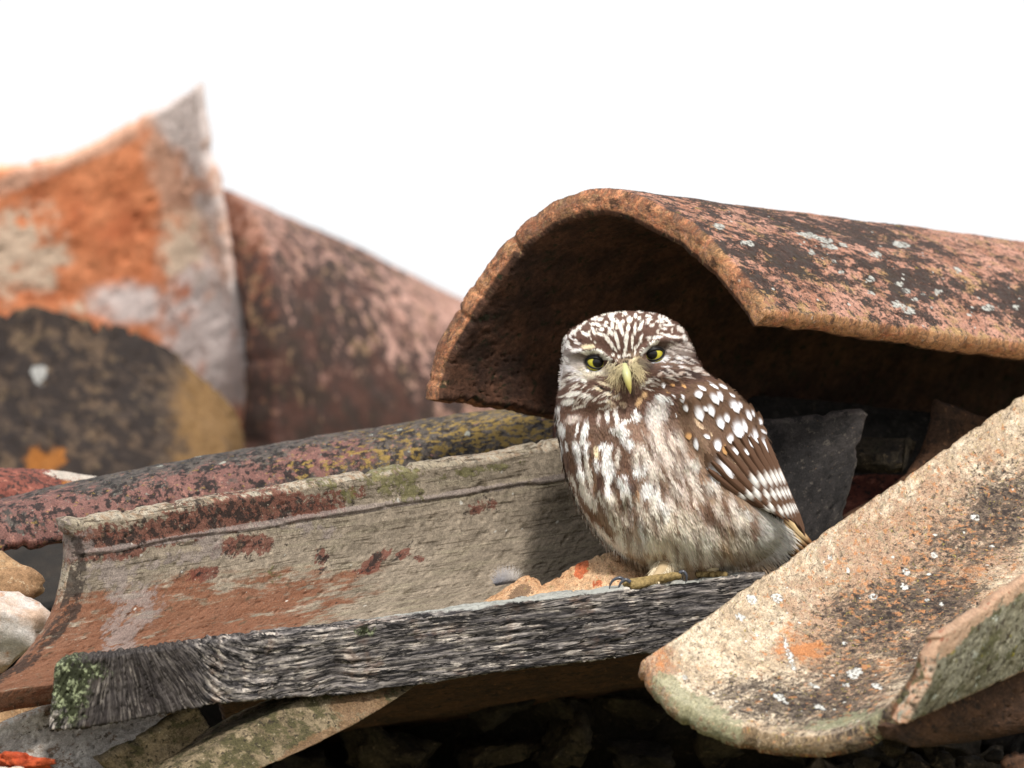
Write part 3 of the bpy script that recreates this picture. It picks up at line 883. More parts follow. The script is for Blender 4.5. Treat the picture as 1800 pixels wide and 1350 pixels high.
# grey-green tile at the right edge
A = [(1652, 1118, -815), (1640, 1160, -835), (1622, 1215, -835), (1590, 1276, -825)]
B = [(2000, 880, -330), (2000, 960, -350), (1990, 1030, -350), (1975, 1110, -340)]
bl = [(1, 1655, 1120, 50, 22, -35, 1.2), (1, 1740, 1062, 100, 14, -35, 1.0)]
o = shell('grey_green_tile', A, B, 36, m_greenish, step=3.4, rough=2.2, chip=(7, 4, 5, 4), blobs=bl, seed=6.3, face=(0.3, -1, 0.15), crev=1.2)
tag(o, 'grey-green lichened tile with a pale pink broken top edge at the right edge', 'roof tile')
A = [(1560, 1275, -760), (1580, 1308, -740), (1620, 1316, -640), (1680, 1300, -500)]
B = [(1990, 1090, -300), (2000, 1210, -300), (2030, 1250, -250), (2080, 1240, -150)]
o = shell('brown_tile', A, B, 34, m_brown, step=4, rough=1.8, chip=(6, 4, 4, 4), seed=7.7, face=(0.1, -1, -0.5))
tag(o, 'shaded reddish brown tile beneath the grey-green one', 'roof tile')

# dark tiles in the shade behind the owl
A = [(1200, 752, 330), (1340, 738, 325), (1440, 729, 330), (1510, 721, 345), (1528, 728, 350)]
B = [(1180, 1010, 290), (1320, 1030, 285), (1400, 1020, 300), (1455, 985, 320), (1478, 955, 335)]
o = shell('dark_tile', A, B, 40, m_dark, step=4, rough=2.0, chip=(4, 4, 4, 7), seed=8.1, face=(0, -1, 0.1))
tag(o, 'shade-darkened tile standing on edge in the shade behind the owl', 'roof tile')
A = [(1500, 763, 560), (1560, 764, 540), (1612, 770, 550)]
B = [(1490, 806, 500), (1550, 806, 480), (1592, 800, 490)]
o = shell('small_tile_end', A, B, 40, m_wallrock, step=3, rough=3.5, chip=(9, 9, 9, 9), seed=9.1, face=(0, -1, 0.3))
tag(o, 'small brownish tile end in the dark gap beyond the dark tile', 'roof tile')
A = [(1650, 700, 560), (1628, 790, 540), (1580, 850, 500), (1500, 905, 450), (1400, 950, 430)]
B = [(1800, 760, 620), (1760, 850, 600), (1690, 920, 560), (1600, 980, 520), (1500, 1020, 500)]
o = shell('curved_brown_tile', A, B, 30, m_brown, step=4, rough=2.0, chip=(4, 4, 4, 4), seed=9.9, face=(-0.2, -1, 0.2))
tag(o, 'curved brown tile edge in the dark gap behind the ochre channel tile', 'roof tile')
A = [(1420, 838, 700), (1520, 830, 690), (1640, 826, 700)]
B = [(1400, 960, 560), (1520, 960, 540), (1640, 950, 560)]
o = shell('pinkish_tile', A, B, 30, m_red, step=4, rough=2.0, chip=(4, 4, 4, 4), seed=10.9, face=(0, -0.5, 1))
tag(o, 'pinkish tile surface low in the dark gap behind the dark tile', 'roof tile')

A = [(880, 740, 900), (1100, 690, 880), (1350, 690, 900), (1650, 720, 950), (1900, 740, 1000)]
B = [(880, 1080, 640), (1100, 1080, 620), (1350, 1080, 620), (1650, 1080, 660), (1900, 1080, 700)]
o = shell('gap_backing', A, B, 40, m_dark, step=6, rough=3.0, chip=(4, 4, 4, 4), seed=10.4, face=(0, -1, 0.4))  # added dark backing where the sky would show through the gap
tag(o, 'dark backing added under the cover tile to keep sky out of the gap', 'roof tile')

def farther(A):
    return [(x, y, d + 1000) for x, y, d in A]
# blurred tiles on the roof behind
A = [(-200, 330, 1850), (-60, 300, 2000), (30, 290, 2060), (130, 268, 2080), (230, 216, 2060), (300, 176, 2000), (343, 150, 1930)]
B = [(-200, 820, 2150), (-60, 830, 2270), (60, 840, 2340), (180, 840, 2350), (300, 830, 2310), (395, 790, 2240), (456, 740, 2160)]
bl = [(1, 45, 445, 62, 70, 10, 1.3), (0, 380, 590, 70, 110, -15, 1.4), (0, 320, 520, 40, 60, -20, 0.8), (0, 225, 530, 60, 30, 0, 1.1), (1, 140, 545, 40, 20, 0, 1.0), (1, 325, 440, 70, 60, 0, 0.9),
      (2, 200, 240, 260, 16, -24, 1.2), (2, 330, 290, 50, 160, -12, 1.3), (2, 370, 400, 50, 100, -12, 1.2), (0, 330, 190, 44, 60, -10, 1.6), (2, 390, 480, 40, 160, -8, 1.4), (0, 355, 300, 26, 120, -14, 0.9), (0, 410, 640, 30, 90, -8, 1.4), (0, 300, 175, 40, 14, -30, 1.2)]  # pale band along the top edge paints its sunlit rim
o = shell('orange_ridge_tile', farther(A), farther(B), 28, m_orange_pan, step=7, rough=4.0, chip=(8, 4, 4, 7), blobs=bl, seed=11.1, face=(0.1, -1, 0.1))
tag(o, 'blurred upright orange clay tile with white plaster patches, tallest of the tiles behind', 'roof tile')
A = [(300, 380, 2700), (345, 340, 2450), (393, 331, 2250), (432, 362, 2120), (462, 412, 2030), (478, 480, 1960), (486, 560, 1920), (486, 650, 1900), (480, 750, 1900), (470, 870, 1900)]
B = addv(A, (520, 246, 600))
bl = [(2, 540, 600, 110, 200, 20, 1.6), (2, 640, 740, 180, 120, 0, 1.8), (2, 520, 760, 90, 150, 0, 1.8)]
o = shell('ridge_cover_tile', farther(A), farther(B), 100, m_ridge, step=7, rough=2.5, chip=(7, 4, 4, 4), blobs=bl, seed=12.1, face=(0.5, -0.6, 0.6), sag=(0, -5, 0))
tag(o, 'blurred mottled pink and black ridge tile running down to the right behind the owl tile', 'roof tile')
A = [(-200, 590, 2050), (-80, 548, 1950), (20, 532, 1900), (110, 534, 1850), (200, 556, 1800), (280, 596, 1770), (350, 650, 1750), (405, 705, 1750), (428, 760, 1790)]
B = [(-260, 900, 1650), (-100, 900, 1520), (20, 900, 1450), (110, 900, 1400), (200, 900, 1380), (280, 900, 1390), (350, 900, 1440), (410, 900, 1540), (440, 900, 1640)]
bl = [(3, 390, 800, 66, 150, 0, 1.5), (0, 70, 656, 12, 17, 0, 1.3), (1, 80, 808, 30, 20, 0, 1.6)]
o = shell('mossy_tile', farther(A), farther(B), 60, m_mossy, step=7, rough=7.0, chip=(24, 4, 4, 4), blobs=bl, seed=13.1, face=(0, -1, 0.6))
tag(o, 'blurred rounded tile crusted with dark brown moss in front of the orange one', 'roof tile')

# ---------------------------------------------------------------- the weathered plank
def plank_d(x):
    return -450 + 0.43 * (x - 95)
st = [(86, 1176, 1284), (120, 1164, 1280), (190, 1154, 1273), (290, 1141, 1254), (440, 1121, 1231), (560, 1108, 1224), (640, 1098, 1216), (760, 1082, 1199),
      (870, 1065, 1184), (1000, 1047, 1168), (1130, 1032, 1151), (1240, 1020, 1139), (1345, 1010, 1128)]
secs = []
for x, t_, b_ in st:
    d0 = plank_d(x)
    secs.append([(x + (10 if x < 90 else 0), t_, d0), (x + (16 if x < 90 else 0), t_ - 11, d0 + 150), (x, b_ - 6, d0 + 150), (x, b_, d0)])
def plank_pc(G):
    x, y = G[..., 0], G[..., 1]
    base = 1160 - 0.125 * (x - 95) - 0.0
    a = (x) / 100.0
    b = (y - base) / 100.0
    ang = np.arctan2(y - 1040, x - 205)
    r = np.hypot(y - 1040, x - 205)
    w = smooth(300, 520, x)
    # knot: lines bend round it
    kx, ky = x - 592, (y - 1165)
    bend = np.exp(-(kx / 44) ** 2) * np.sign(ky) * 0.08 * (1 - np.exp(-(ky / 26) ** 2)) + 0.05 * np.exp(-((kx) / 26) ** 2)
    wav = 0.025 * fbm(np.stack([x / 70, y / 70, y * 0], -1), 2)
    g = ang * 1.9 * (1 - w) + (b + 0.4 + bend) * w + wav
    al = r / 100 * (1 - w) + a * w
    al = al * np.where(np.abs(kx) < 60, 1.0, 1.0)
    return np.stack([al, g, G[..., 2] / 100], -1)
def plank_disp(G):
    pc = plank_pc(G)
    q = np.stack([pc[..., 0] * 1.2, pc[..., 1] * 15, pc[..., 2] * 0.5], -1)
    n = fbm(q, 3)
    x, y = G[..., 0], G[..., 1]
    crack = -9 * np.exp(-((x - 594 - (y - 1165) * 0.12) / 4.0) ** 2) * np.exp(-((y - 1165) / 26) ** 2)
    crack2 = -6 * np.exp(-((y - 1168 + (x - 610) * 0.1) / 3.0) ** 2) * np.exp(-((x - 612) / 20) ** 2)
    moss = np.exp(-((x - 120) / 55) ** 2) * (3.0 * fbm(G / 9.0, 3) + 2)
    left = smooth(420, 200, x)
    n2 = fbm(np.stack([pc[..., 0] * 1.5, pc[..., 1] * 7, pc[..., 2] * 0.5 + 4], -1), 3)
    n = n - 1.5 * np.exp(-(n2 / 0.06) ** 2) * (0.4 + 0.6 * (fbm(G / 60.0, 2) > -0.1)) + 0.5 * fbm(G / 24.0, 3)
    return n * (3.2 + 0.8 * left) + crack + crack2 + moss
bl = [(3, 118, 1205, 40, 70, 0, 1.25), (3, 150, 1180, 50, 24, 0, 1.0), (3, 640, 1110, 22, 12, 0, 1.0), (2, 240, 1215, 100, 120, 0, 1.2), (2, 594, 1165, 16, 46, 10, 0.6), (2, 330, 1180, 60, 60, 0, 0.5),
      (0, 930, 1052, 300, 6, -7, 0.9), (0, 1200, 1018, 200, 6, -7, 0.9)]  # thin pale strips paint the brightness of the sunlit top edge
o = beam('weathered_plank', secs, m_wood, step=3.0, rough=1.6, seed=21.0, pcfun=plank_pc, disp=plank_disp, blobs=bl, bev=2)
tag(o, 'cracked grey weathered wooden plank under the owl, mossy green at its left end', 'plank')

# ---------------------------------------------------------------- broken pieces round the plank
A = [(838, 1066, 40), (872, 1040, 60), (905, 1016, 80), (926, 1006, 90), (942, 1012, 96), (958, 1024, 95), (1000, 995, 110), (1040, 973, 125), (1080, 963, 140), (1120, 975, 150), (1190, 1010, 170)]
B = [(828, 1082, -20), (860, 1078, -10), (900, 1074, 0), (926, 1070, 8), (945, 1068, 10), (962, 1066, 14), (1000, 1060, 24), (1040, 1054, 30), (1080, 1048, 40), (1120, 1044, 50), (1190, 1034, 70)]
bl = [(1, 1022, 1000, 10, 14, 20, 0.9), (1, 1050, 1020, 9, 14, 0, 0.7), (2, 915, 1045, 22, 12, -30, 0.9)]
o = shell('tile_fragment', A, B, 46, m_shard, step=2.6, rough=3.0, chip=(7, 1, 3, 3), blobs=bl, seed=22.0, face=(0, -1, 0.5), crev=1.8)
tag(o, 'broken pale orange tile fragment lying on the plank beside the owl talons', 'tile fragment')

secs = [[(300, 1392, -390), (222, 1396, -380), (180, 1392, -250), (300, 1420, -250)],
        [(455, 1352, -345), (352, 1325, -340), (300, 1316, -215), (400, 1360, -215)],
        [(612, 1280, -245), (517, 1235, -240), (472, 1226, -120), (570, 1270, -120)],
        [(760, 1190, -120), (700, 1150, -115), (660, 1140, 0), (720, 1180, 0)]]
o = beam('mossy_board', secs, m_slab, step=3.2, rough=2.0, seed=23.0, blobs=[(3, 470, 1290, 200, 40, -28, 1.3), (1, 640, 1235, 60, 30, -30, 1.2), (1, 560, 1300, 120, 12, -28, 1.0)], bev=3)
tag(o, 'short mossy grey-green board slanting down to the left under the plank', 'board')
A = [(168, 1338, -330), (205, 1318, -325), (248, 1298, -315), (300, 1268, -300), (345, 1240, -280)]
B = [(225, 1385, -290), (252, 1372, -285), (285, 1348, -275), (335, 1312, -260), (372, 1278, -250)]
o = shell('grey_tile_fragment', A, B, 26, m_slab, step=3, rough=2.4, chip=(6, 5, 6, 3), seed=24.0, face=(0, -1, 0.3))
tag(o, 'small pointed grey tile fragment wedged below the mossy end of the plank', 'tile fragment')
A = [(-60, 1296, -150), (30, 1262, -165), (95, 1237, -165), (170, 1216, -150), (290, 1205, -120)]
B = [(-60, 1420, -330), (40, 1410, -320), (120, 1395, -300), (200, 1380, -270), (300, 1350, -230)]
o = shell('pale_tile', A, B, 30, m_pale, step=3.4, rough=2.4, chip=(7, 3, 3, 3), seed=25.0, face=(0, -1, 0.6), sag=(0, 0, 50))
tag(o, 'whitish limewashed tile at the lower left beneath the plank end', 'roof tile')
A = [(-60, 1190, 100), (40, 1205, 60), (140, 1215, 40), (300, 1225, 40)]
B = [(-60, 1300, 60), (40, 1290, 40), (140, 1280, 20), (300, 1290, 20)]
o = shell('tan_tile', A, B, 30, m_stone, step=4, rough=2.4, chip=(3, 3, 3, 3), seed=25.5, face=(0, -1, 0.3))
tag(o, 'tan tile in shade between the long channel tile and the whitish tile', 'roof tile')
o = rock('red_tile_shard', (34, 1342, -380), (62, 20, 40), m_shard_red, seed=26.0, rough=0.5, cut=0.25, rot=0.12, fine=0.1)
tag(o, 'jagged bright red-orange tile shard in the lower left corner', 'tile fragment')
o = rock('pale_pebble', (6, 1364, -430), (40, 20, 30), m_white_stone, seed=27.0, rough=0.3, cut=0.2)
tag(o, 'pale rounded stone below the red shard in the corner', 'stone')
o = rock('ochre_stone', (-10, 1026, 130), (86, 52, 60), m_stone, seed=28.4, rough=0.2, cut=0.28, fine=0.05)
tag(o, 'ochre stone with a black spot left of the long channel tile', 'stone')
o = rock('white_stone', (-30, 1110, 60), (125, 74, 80), m_white_stone, seed=29.2, rough=0.2, cut=0.28, fine=0.05)
tag(o, 'white stone with a peach tint below the ochre stone', 'stone')

# brown underside seen below the plank
A = [(380, 1225, -150), (400, 1290, 350), (420, 1330, 1000)]
B = [(1290, 1115, 160), (1300, 1180, 560), (1310, 1240, 1100)]
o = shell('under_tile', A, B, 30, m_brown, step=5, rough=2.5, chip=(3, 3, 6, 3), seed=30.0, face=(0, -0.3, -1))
tag(o, 'dark brown tile underside in the shade below the plank', 'roof tile')

# loose stones under the sunlit tile
for i, (x, y, d, r, rr) in enumerate([(1572, 1316, -420, 26, 22), (1610, 1345, -440, 34, 22), (1660, 1338, -460, 24, 16), (1520, 1345, -420, 24, 14), (1480, 1352, -380, 20, 12),
                                      (1705, 1350, -430, 30, 22), (1745, 1330, -400, 20, 14), (1650, 1322, -400, 12, 9), (1785, 1348, -430, 26, 30), (1440, 1362, -360, 24, 12), (1625, 1362, -460, 20, 12)]):
    o = rock('loose_stone', (x, y, d), (r, rr, r), m_wallrock if i != 8 else m_brown, seed=31 + i * 1.37, sub=3, rough=0.35, cut=0.3, fine=0.08)
    names = ['upright brownish stone touching the underside of the ochre tile', 'broad brown stone in the crumbled heap at lower right', 'rounded stone right of the broad one in the crumbled heap',
             'low dark stone left of the broad brown one', 'small dark stone near the bottom edge under the ochre tile', 'brown stone at the bottom edge under the brown tile',
             'small stone higher up under the brown tile', 'tiny pebble between heap and brown tile', 'reddish brick bit in the lower right corner', 'leftmost dark stone of the crumbled heap', 'lowest stone of the crumbled heap at the bottom edge']
    tag(o, names[i], 'stone', group='loose stones under the ochre tile')
ledge = rock('mortar_ledge', (1720, 1440, -250), (420, 84, 330), m_mortar, seed=44.0, sub=5, rough=0.1, cut=0.2, fine=0.05)
wallchild(ledge)
# ================================================================ the owl
def col_mat(name, rough=0.8, spec=0.2, sheen=0.0, bump=0.0, scale=40.0, coat=0.0):
    t = NT(name)
    c = t.attr('col').outputs['Color']
    if bump > 0:
        co = t.node('ShaderNodeTexCoord').outputs['Object']
        n = t.noise(co, scale, 5, 0.65)
        bp = t.node('ShaderNodeBump'); bp.inputs['Strength'].default_value = bump; bp.inputs['Distance'].default_value = 0.0008
        t.link(n, bp.inputs['Height']); t.link(bp.outputs[0], t.b.inputs['Normal'])
        m = t.node('ShaderNodeMapRange'); t.link(n, m.inputs['Value'])
        m.inputs['From Min'].default_value = 0.3; m.inputs['From Max'].default_value = 0.7
        m.inputs['To Min'].default_value = 0.7; m.inputs['To Max'].default_value = 1.2
        cm = t.node('ShaderNodeCombineColor')
        for k in range(3): t.link(m.outputs[0], cm.inputs[k])
        c = t.mix(1.0, c, cm.outputs[0], 'MULTIPLY')
    t.link(c, t.b.inputs['Base Color'])
    t.b.inputs['Roughness'].default_value = rough
    t.b.inputs['Specular IOR Level'].default_value = spec
    if sheen: t.b.inputs['Sheen Weight'].default_value = sheen
    if coat:
        t.b.inputs['Coat Weight'].default_value = coat
        t.b.inputs['Coat Roughness'].default_value = 0.03
    return t.m
m_feather = col_mat('owl_feathers', 0.75, 0.15)
m_skin = col_mat('owl_toe_scales', 0.8, 0.2, bump=1.0, scale=900)
m_beak = col_mat('owl_beak', 0.38, 0.5)
m_talon = col_mat('owl_talons', 0.28, 0.6)
m_eye = col_mat('owl_eyes', 0.3, 0.1, coat=0.4)
m_lid = col_mat('owl_eyelids', 0.5, 0.3)

rows = np.array([
    (548, 1098, 1124, 70, 24), (550, 1080, 1142, 70, 46), (556, 1052, 1166, 70, 64), (566, 1028, 1186, 70, 78), (580, 1004, 1202, 70, 88), (596, 992, 1211, 70, 95), (612, 990, 1217, 70, 98),
    (630, 989, 1224, 70, 100), (648, 988, 1234, 70, 101), (664, 986, 1254, 71, 101), (680, 984, 1282, 72, 102), (700, 979, 1306, 74, 106), (722, 977, 1324, 76, 112),
    (755, 980, 1344, 78, 118), (790, 987, 1356, 80, 122), (820, 993, 1363, 82, 123), (850, 1002, 1367, 84, 122), (880, 1014, 1372, 86, 119), (905, 1029, 1376, 88, 114),
    (930, 1047, 1376, 90, 106), (950, 1066, 1370, 92, 96), (970, 1092, 1352, 94, 82), (985, 1120, 1326, 95, 64), (996, 1148, 1296, 96, 44), (1002, 1180, 1262, 96, 22)], float)

def rowv(y):
    y = np.clip(y, rows[0, 0], rows[-1, 0])
    return [np.interp(y, rows[:, 0], rows[:, k]) for k in (1, 2, 3, 4)]

BUMPS = []
EL = (1047.5, 637.0); ER = (1150.0, 622.5)

def seg_dist(x, y, pts):
    best = np.full(np.shape(x), 1e9)
    for (x0, y0), (x1, y1) in zip(pts[:-1], pts[1:]):
        dx, dy = x1 - x0, y1 - y0
        t = np.clip(((x - x0) * dx + (y - y0) * dy) / (dx * dx + dy * dy), 0, 1)
        best = np.minimum(best, np.hypot(x - x0 - t * dx, y - y0 - t * dy))
    return best

NECK = [(975, 712), (1010, 722), (1050, 728), (1100, 716), (1135, 700), (1160, 682), (1200, 674), (1250, 668), (1290, 676)]
WING = [(1186, 690), (1215, 672), (1260, 670), (1310, 690), (1345, 740), (1368, 810), (1385, 860), (1400, 905), (1395, 930), (1350, 905), (1300, 870), (1262, 845), (1235, 815), (1205, 780), (1190, 740)]

def in_poly(x, y, poly):
    inside = np.zeros(np.shape(x), bool)
    n = len(poly)
    for i in range(n):
        x0, y0 = poly[i]; x1, y1 = poly[(i + 1) % n]
        c = ((y0 > y) != (y1 > y)) & (x < (x1 - x0) * (y - y0) / (y1 - y0 + 1e-9) + x0)
        inside ^= c
    return inside

def relief(x, y):
    """how far the front of the bird stands out towards the viewer, beyond the plain trunk"""
    r = 0 * x
    for ex, ey in (EL, ER):
        q = ((x - ex) / 24) ** 2 + ((y - ey) / 17) ** 2
        r = r - 15 * np.exp(-q)
    # brows and the bridge between the eyes
    r = r + 10 * np.exp(-(seg_dist(x, y, [(1005, 622), (1045, 616), (1078, 634), (1098, 648)]) / 7.5) ** 2)
    r = r + 10 * np.exp(-(seg_dist(x, y, [(1195, 598), (1155, 600), (1128, 618), (1104, 648)]) / 7.5) ** 2)
    r = r + 9 * np.exp(-(((x - 1102) / 16) ** 2 + ((y - 664) / 22) ** 2))
    # cheeks
    r = r + 6 * np.exp(-(((x - 1035) / 36) ** 2 + ((y - 684) / 18) ** 2)) + 6 * np.exp(-(((x - 1168) / 34) ** 2 + ((y - 660) / 16) ** 2))
    # head above the neck
    nd = seg_dist(x, y, NECK)
    r = r - 6 * np.exp(-(nd / 13) ** 2)
    head = smooth(740, 690, y)
    r = r + 14 * head * smooth(1260, 1200, x)
    # wing lies on the flank
    wd = seg_dist(x, y, WING + WING[:1])
    ins = in_poly(x, y, WING)
    r = r + np.where(ins, 14 * smooth(0, 26, wd), 0)
    # breast feathers in soft lobes
    b = smooth(735, 800, y) * (1 - ins)
    for bx, by, brx, bry, ca_, sa_ in BUMPS:
        m = (np.abs(x - bx) < 60) & (np.abs(y - by) < 60)
        if np.any(m):
            u = ((x - bx) * ca_ + (y - by) * sa_) / brx; v = (-(x - bx) * sa_ + (y - by) * ca_) / bry
            r = r + np.where(m, 4.2 * np.exp(-(u * u + v * v) * 0.9), 0)
    r = r + b * 6.0 * fbm(np.stack([x / 30, (y - 0.5 * (x - 1100)) / 62, x * 0 + 2.2], -1), 2)
    return r

def surf_d(x, y, side=-1.0):
    xl, xr, dc, hd = rowv(y)
    xc, hw = (xl + xr) / 2, (xr - xl) / 2
    t = np.clip((x - xc) / np.maximum(hw, 1), -1, 1)
    s = (1 - np.abs(t) ** 2.25) ** (1 / 2.25)
    sh = 0.26 * (x - 1090) * smooth(640, 760, y)
    d = dc + sh + side * hd * s
    if side < 0:
        d = d - relief(x, y) * np.clip(s * 2.0, 0, 1)
    return d

owl = bpy.data.objects.new('owl', None)
link(owl)
owl.location = PV(1150, 1030, 30)
tag(owl, 'little brown and white speckled owl with frowning yellow eyes perched on the grey plank', 'owl')
OWL_T = np.array(owl.location)
def owl_part(name, pts_world, faces, mat, cols=None, parent=None, smooth_shade=True):
    par = parent or owl
    attrs = {}
    if cols is not None:
        c = np.asarray(cols, float)
        if c.shape[1] == 3:
            c = np.hstack([c, np.ones((len(c), 1))])
        attrs['col'] = c
    o = mesh_from(name, np.asarray(pts_world) - OWL_T, faces, mat, par, attrs, smooth_shade)
    return o

# ---- colour pattern of the plumage (marks of the feathers themselves)
def L3(*c):
    return np.array(lin(c)[:3])
WHT = L3(236, 238, 242); WH2 = L3(220, 212, 200); SOF = L3(206, 196, 184); TAN = L3(196, 150, 100); CRM = L3(222, 206, 172); BUF = L3(214, 176, 134)
DRK = L3(50, 38, 34); BRN = L3(98, 74, 64); BRD = L3(76, 56, 48); GRY = L3(176, 170, 168); BUFB = L3(164, 138, 110)
regs = dict(a=(970, 540, 1 / 11.25), b=(1090, 540, 1 / 11.25), c=(960, 640, 1 / 11.25), d=(1100, 640, 1 / 11.25), e=(960, 740, 1 / 9.0),
            f=(1150, 640, 220 / 1800), g=(1170, 780, 260 / 1800), h=(980, 860, 260 / 1800))
MARKS = []
def M(reg, lst, col=WHT, soft=0.25, amp=1.0):
    ox, oy, sc = regs[reg]
    for q in lst:
        x, y, rx, ry = q[:4]
        a = q[4] if len(q) > 4 else 0
        MARKS.append((ox + x * sc, oy + y * sc, rx * sc, ry * sc, math.radians(a), col, soft, amp))
# soft ground tones first
M('a', [(300, 1150, 330, 260)], L3(158, 148, 142), 0.7); M('b', [(1080, 900, 330, 170)], L3(128, 116, 110), 0.7, 0.9)
M('c', [(500, 100, 320, 180)], L3(176, 166, 160), 0.7); M('c', [(900, 160, 300, 110)], L3(196, 186, 166), 0.7)
M('b', [(250, 1100, 200, 130)], L3(186, 168, 138), 0.7, 0.6)
M('b', [(1100, 1150, 420, 120, 20)], L3(120, 98, 84), 0.7, 0.8)
M('g', [(250, 500, 420, 520)], L3(150, 124, 104), 0.8, 0.85)
M('h', [(1100, 600, 800, 420, 0)], BUFB, 0.8, 0.6)
M('g', [(700, 1000, 700, 330, 20)], L3(172, 150, 124), 0.7, 0.8)
M('e', [(1500, 200, 300, 180, 30)], L3(160, 130, 112), 0.8, 0.7); M('f', [(120, 1000, 160, 200, 0)], L3(176, 152, 138), 0.6, 0.8); M('g', [(120, 560, 100, 120, -20)], L3(184, 168, 160), 0.6, 0.8)
M('g', [(1250, 1060, 230, 260, 0)], L3(196, 196, 192), 0.6, 0.9)
# crown
M('a', [(1040, 150, 60, 18, -15), (1180, 150, 70, 30, -5), (850, 230, 70, 28, -25), (960, 250, 60, 30, -20), (650, 320, 60, 28, -35), (860, 350, 110, 25, 8), (930, 370, 60, 28, 20),
        (550, 410, 70, 25, -35), (450, 490, 80, 30, -30), (690, 550, 80, 38, 15), (620, 510, 30, 30), (830, 480, 28, 90, -25), (990, 460, 50, 38), (970, 550, 90, 30, 15), (1080, 320, 45, 25),
        (1070, 380, 60, 25, 20), (1200, 260, 60, 28, 30), (1290, 300, 60, 35, 45), (1180, 200, 60, 18), (1200, 360, 30, 60, -10), (1150, 430, 40, 40), (1170, 520, 40, 70, -40),
        (1140, 680, 33, 130, -35), (1230, 830, 26, 90, -40), (1290, 650, 33, 160, -15), (1330, 800, 24, 60, -10), (1360, 400, 38, 110, -15), (1390, 500, 32, 80, -15), (1400, 300, 40, 30),
        (1470, 650, 38, 130, 5), (1460, 830, 26, 110, 12), (1430, 970, 28, 60, 40), (1510, 430, 33, 80, 10), (1540, 260, 50, 70, 20), (1640, 450, 28, 110, 5), (1590, 680, 23, 120), (1590, 800, 18, 60),
        (1640, 880, 18, 100, 5), (1750, 650, 26, 110, 20), (1700, 760, 20, 60, 25), (1650, 185, 33, 45), (1720, 245, 30, 30), (1450, 140, 50, 30, 20), (1400, 100, 80, 14), (1770, 330, 35, 60, 20),
        (1740, 430, 38, 60, 25), (1750, 100, 60, 25, 10), (1340, 990, 30, 25), (1520, 970, 35, 18), (1220, 960, 35, 30)], L3(232, 226, 216))
M('a', [(730, 790, 120, 45, -5)], CRM)
M('a', [(240, 620, 60, 90, 20), (210, 760, 45, 120), (330, 780, 100, 36, 30), (500, 860, 100, 34, -10), (450, 650, 70, 22, 20), (520, 720, 70, 22, 10), (180, 960, 40, 70)], L3(226, 220, 216))
M('a', [(700, 900, 110, 30, -3), (900, 885, 100, 28, 12), (1020, 955, 90, 30, 38), (1130, 1010, 80, 30, 40)], L3(228, 224, 212))
M('b', [(560, 190, 60, 22, 10), (570, 260, 60, 30, -10), (540, 320, 40, 25), (620, 370, 50, 30, -25), (780, 300, 80, 26, 5), (810, 250, 60, 26, 5), (620, 110, 80, 22, 15), (400, 90, 50, 20, 10),
        (820, 150, 50, 16, 20), (930, 260, 60, 20, 20), (950, 360, 110, 24), (860, 440, 60, 18), (1180, 430, 60, 80, -30), (900, 560, 120, 28, 12), (1070, 600, 120, 30), (1270, 600, 60, 60), (620, 620, 100, 28, 5),
        (740, 600, 80, 25, 5)], L3(216, 208, 200))
M('b', [(440, 880, 35, 70, 20), (520, 830, 80, 35, -38), (620, 740, 90, 30, -35), (720, 700, 60, 20, -20)], L3(228, 222, 210))
M('b', [(1200, 1010, 130, 32), (1100, 1090, 130, 26, 5), (900, 1030, 80, 30, -30), (760, 1080, 120, 28, -10), (900, 1180, 80, 24, 10), (1200, 1180, 60, 24, 20)], L3(214, 208, 206), 0.4)
M('b', [(560, 1150, 110, 90, 20)], L3(60, 52, 48), 0.6, 0.8)
M('b', [(300, 1040, 110, 26, -30)], CRM, 0.4)
M('b', [(110, 1130, 50, 30, -30)], L3(60, 52, 44), 0.6)
# face and collar
M('c', [(560, 150, 170, 40, 15), (460, 60, 110, 30, 10), (600, 290, 120, 36, -10), (300, 130, 40, 110), (260, 380, 40, 110)], L3(222, 216, 216), 0.4)
M('c', [(920, 125, 140, 24)], L3(222, 224, 230), 0.3)
M('c', [(620, 405, 110, 55, -10), (830, 480, 80, 75, -20), (960, 570, 55, 70, -30), (330, 700, 60, 40, -30), (1080, 250, 120, 24, 10), (1350, 330, 110, 70, 20)], BRN, 0.35)
M('c', [(770, 330, 55, 48), (560, 590, 160, 46, -10), (800, 620, 120, 48, 10), (450, 730, 130, 56, -15)], L3(226, 222, 214), 0.35)
M('c', [(1050, 480, 90, 28, 25), (1250, 580, 100, 34, 10), (1380, 640, 90, 32), (1240, 720, 70, 32), (1200, 400, 160, 22, 22), (1330, 120, 90, 60, 20)], L3(208, 192, 166), 0.35)
M('c', [(1280, 510, 190, 12, 12), (1080, 430, 90, 12, 28)], L3(34, 26, 22), 0.4)
M('c', [(640, 700, 100, 40, 30), (1080, 850, 180, 80, 0), (900, 900, 120, 160, 10), (420, 920, 150, 50, -25)], L3(92, 68, 56), 0.5, 0.9)
M('c', [(220, 900, 50, 80, 25), (1200, 1000, 40, 110, -5), (1380, 1000, 45, 130, -10), (780, 1180, 42, 120, 15), (620, 1200, 22, 100, 20), (230, 1080, 30, 60, 20), (1600, 1060, 200, 44, -30), (1750, 970, 60, 60), (1450, 1260, 120, 90)], L3(230, 226, 222), 0.3)
M('c', [(1030, 1040, 35, 90, 10), (540, 1040, 130, 56, -10)], L3(190, 176, 166), 0.5)
M('c', [(1330, 800, 60, 60, 20), (1520, 780, 66, 56, 10)], L3(196, 172, 150), 0.4)
M('d', [(440, 330, 70, 36, -35), (330, 400, 80, 28, -45)], L3(216, 210, 200), 0.35)
M('d', [(500, 500, 150, 110, -30), (400, 800, 90, 160, 30)], L3(96, 70, 58), 0.5)
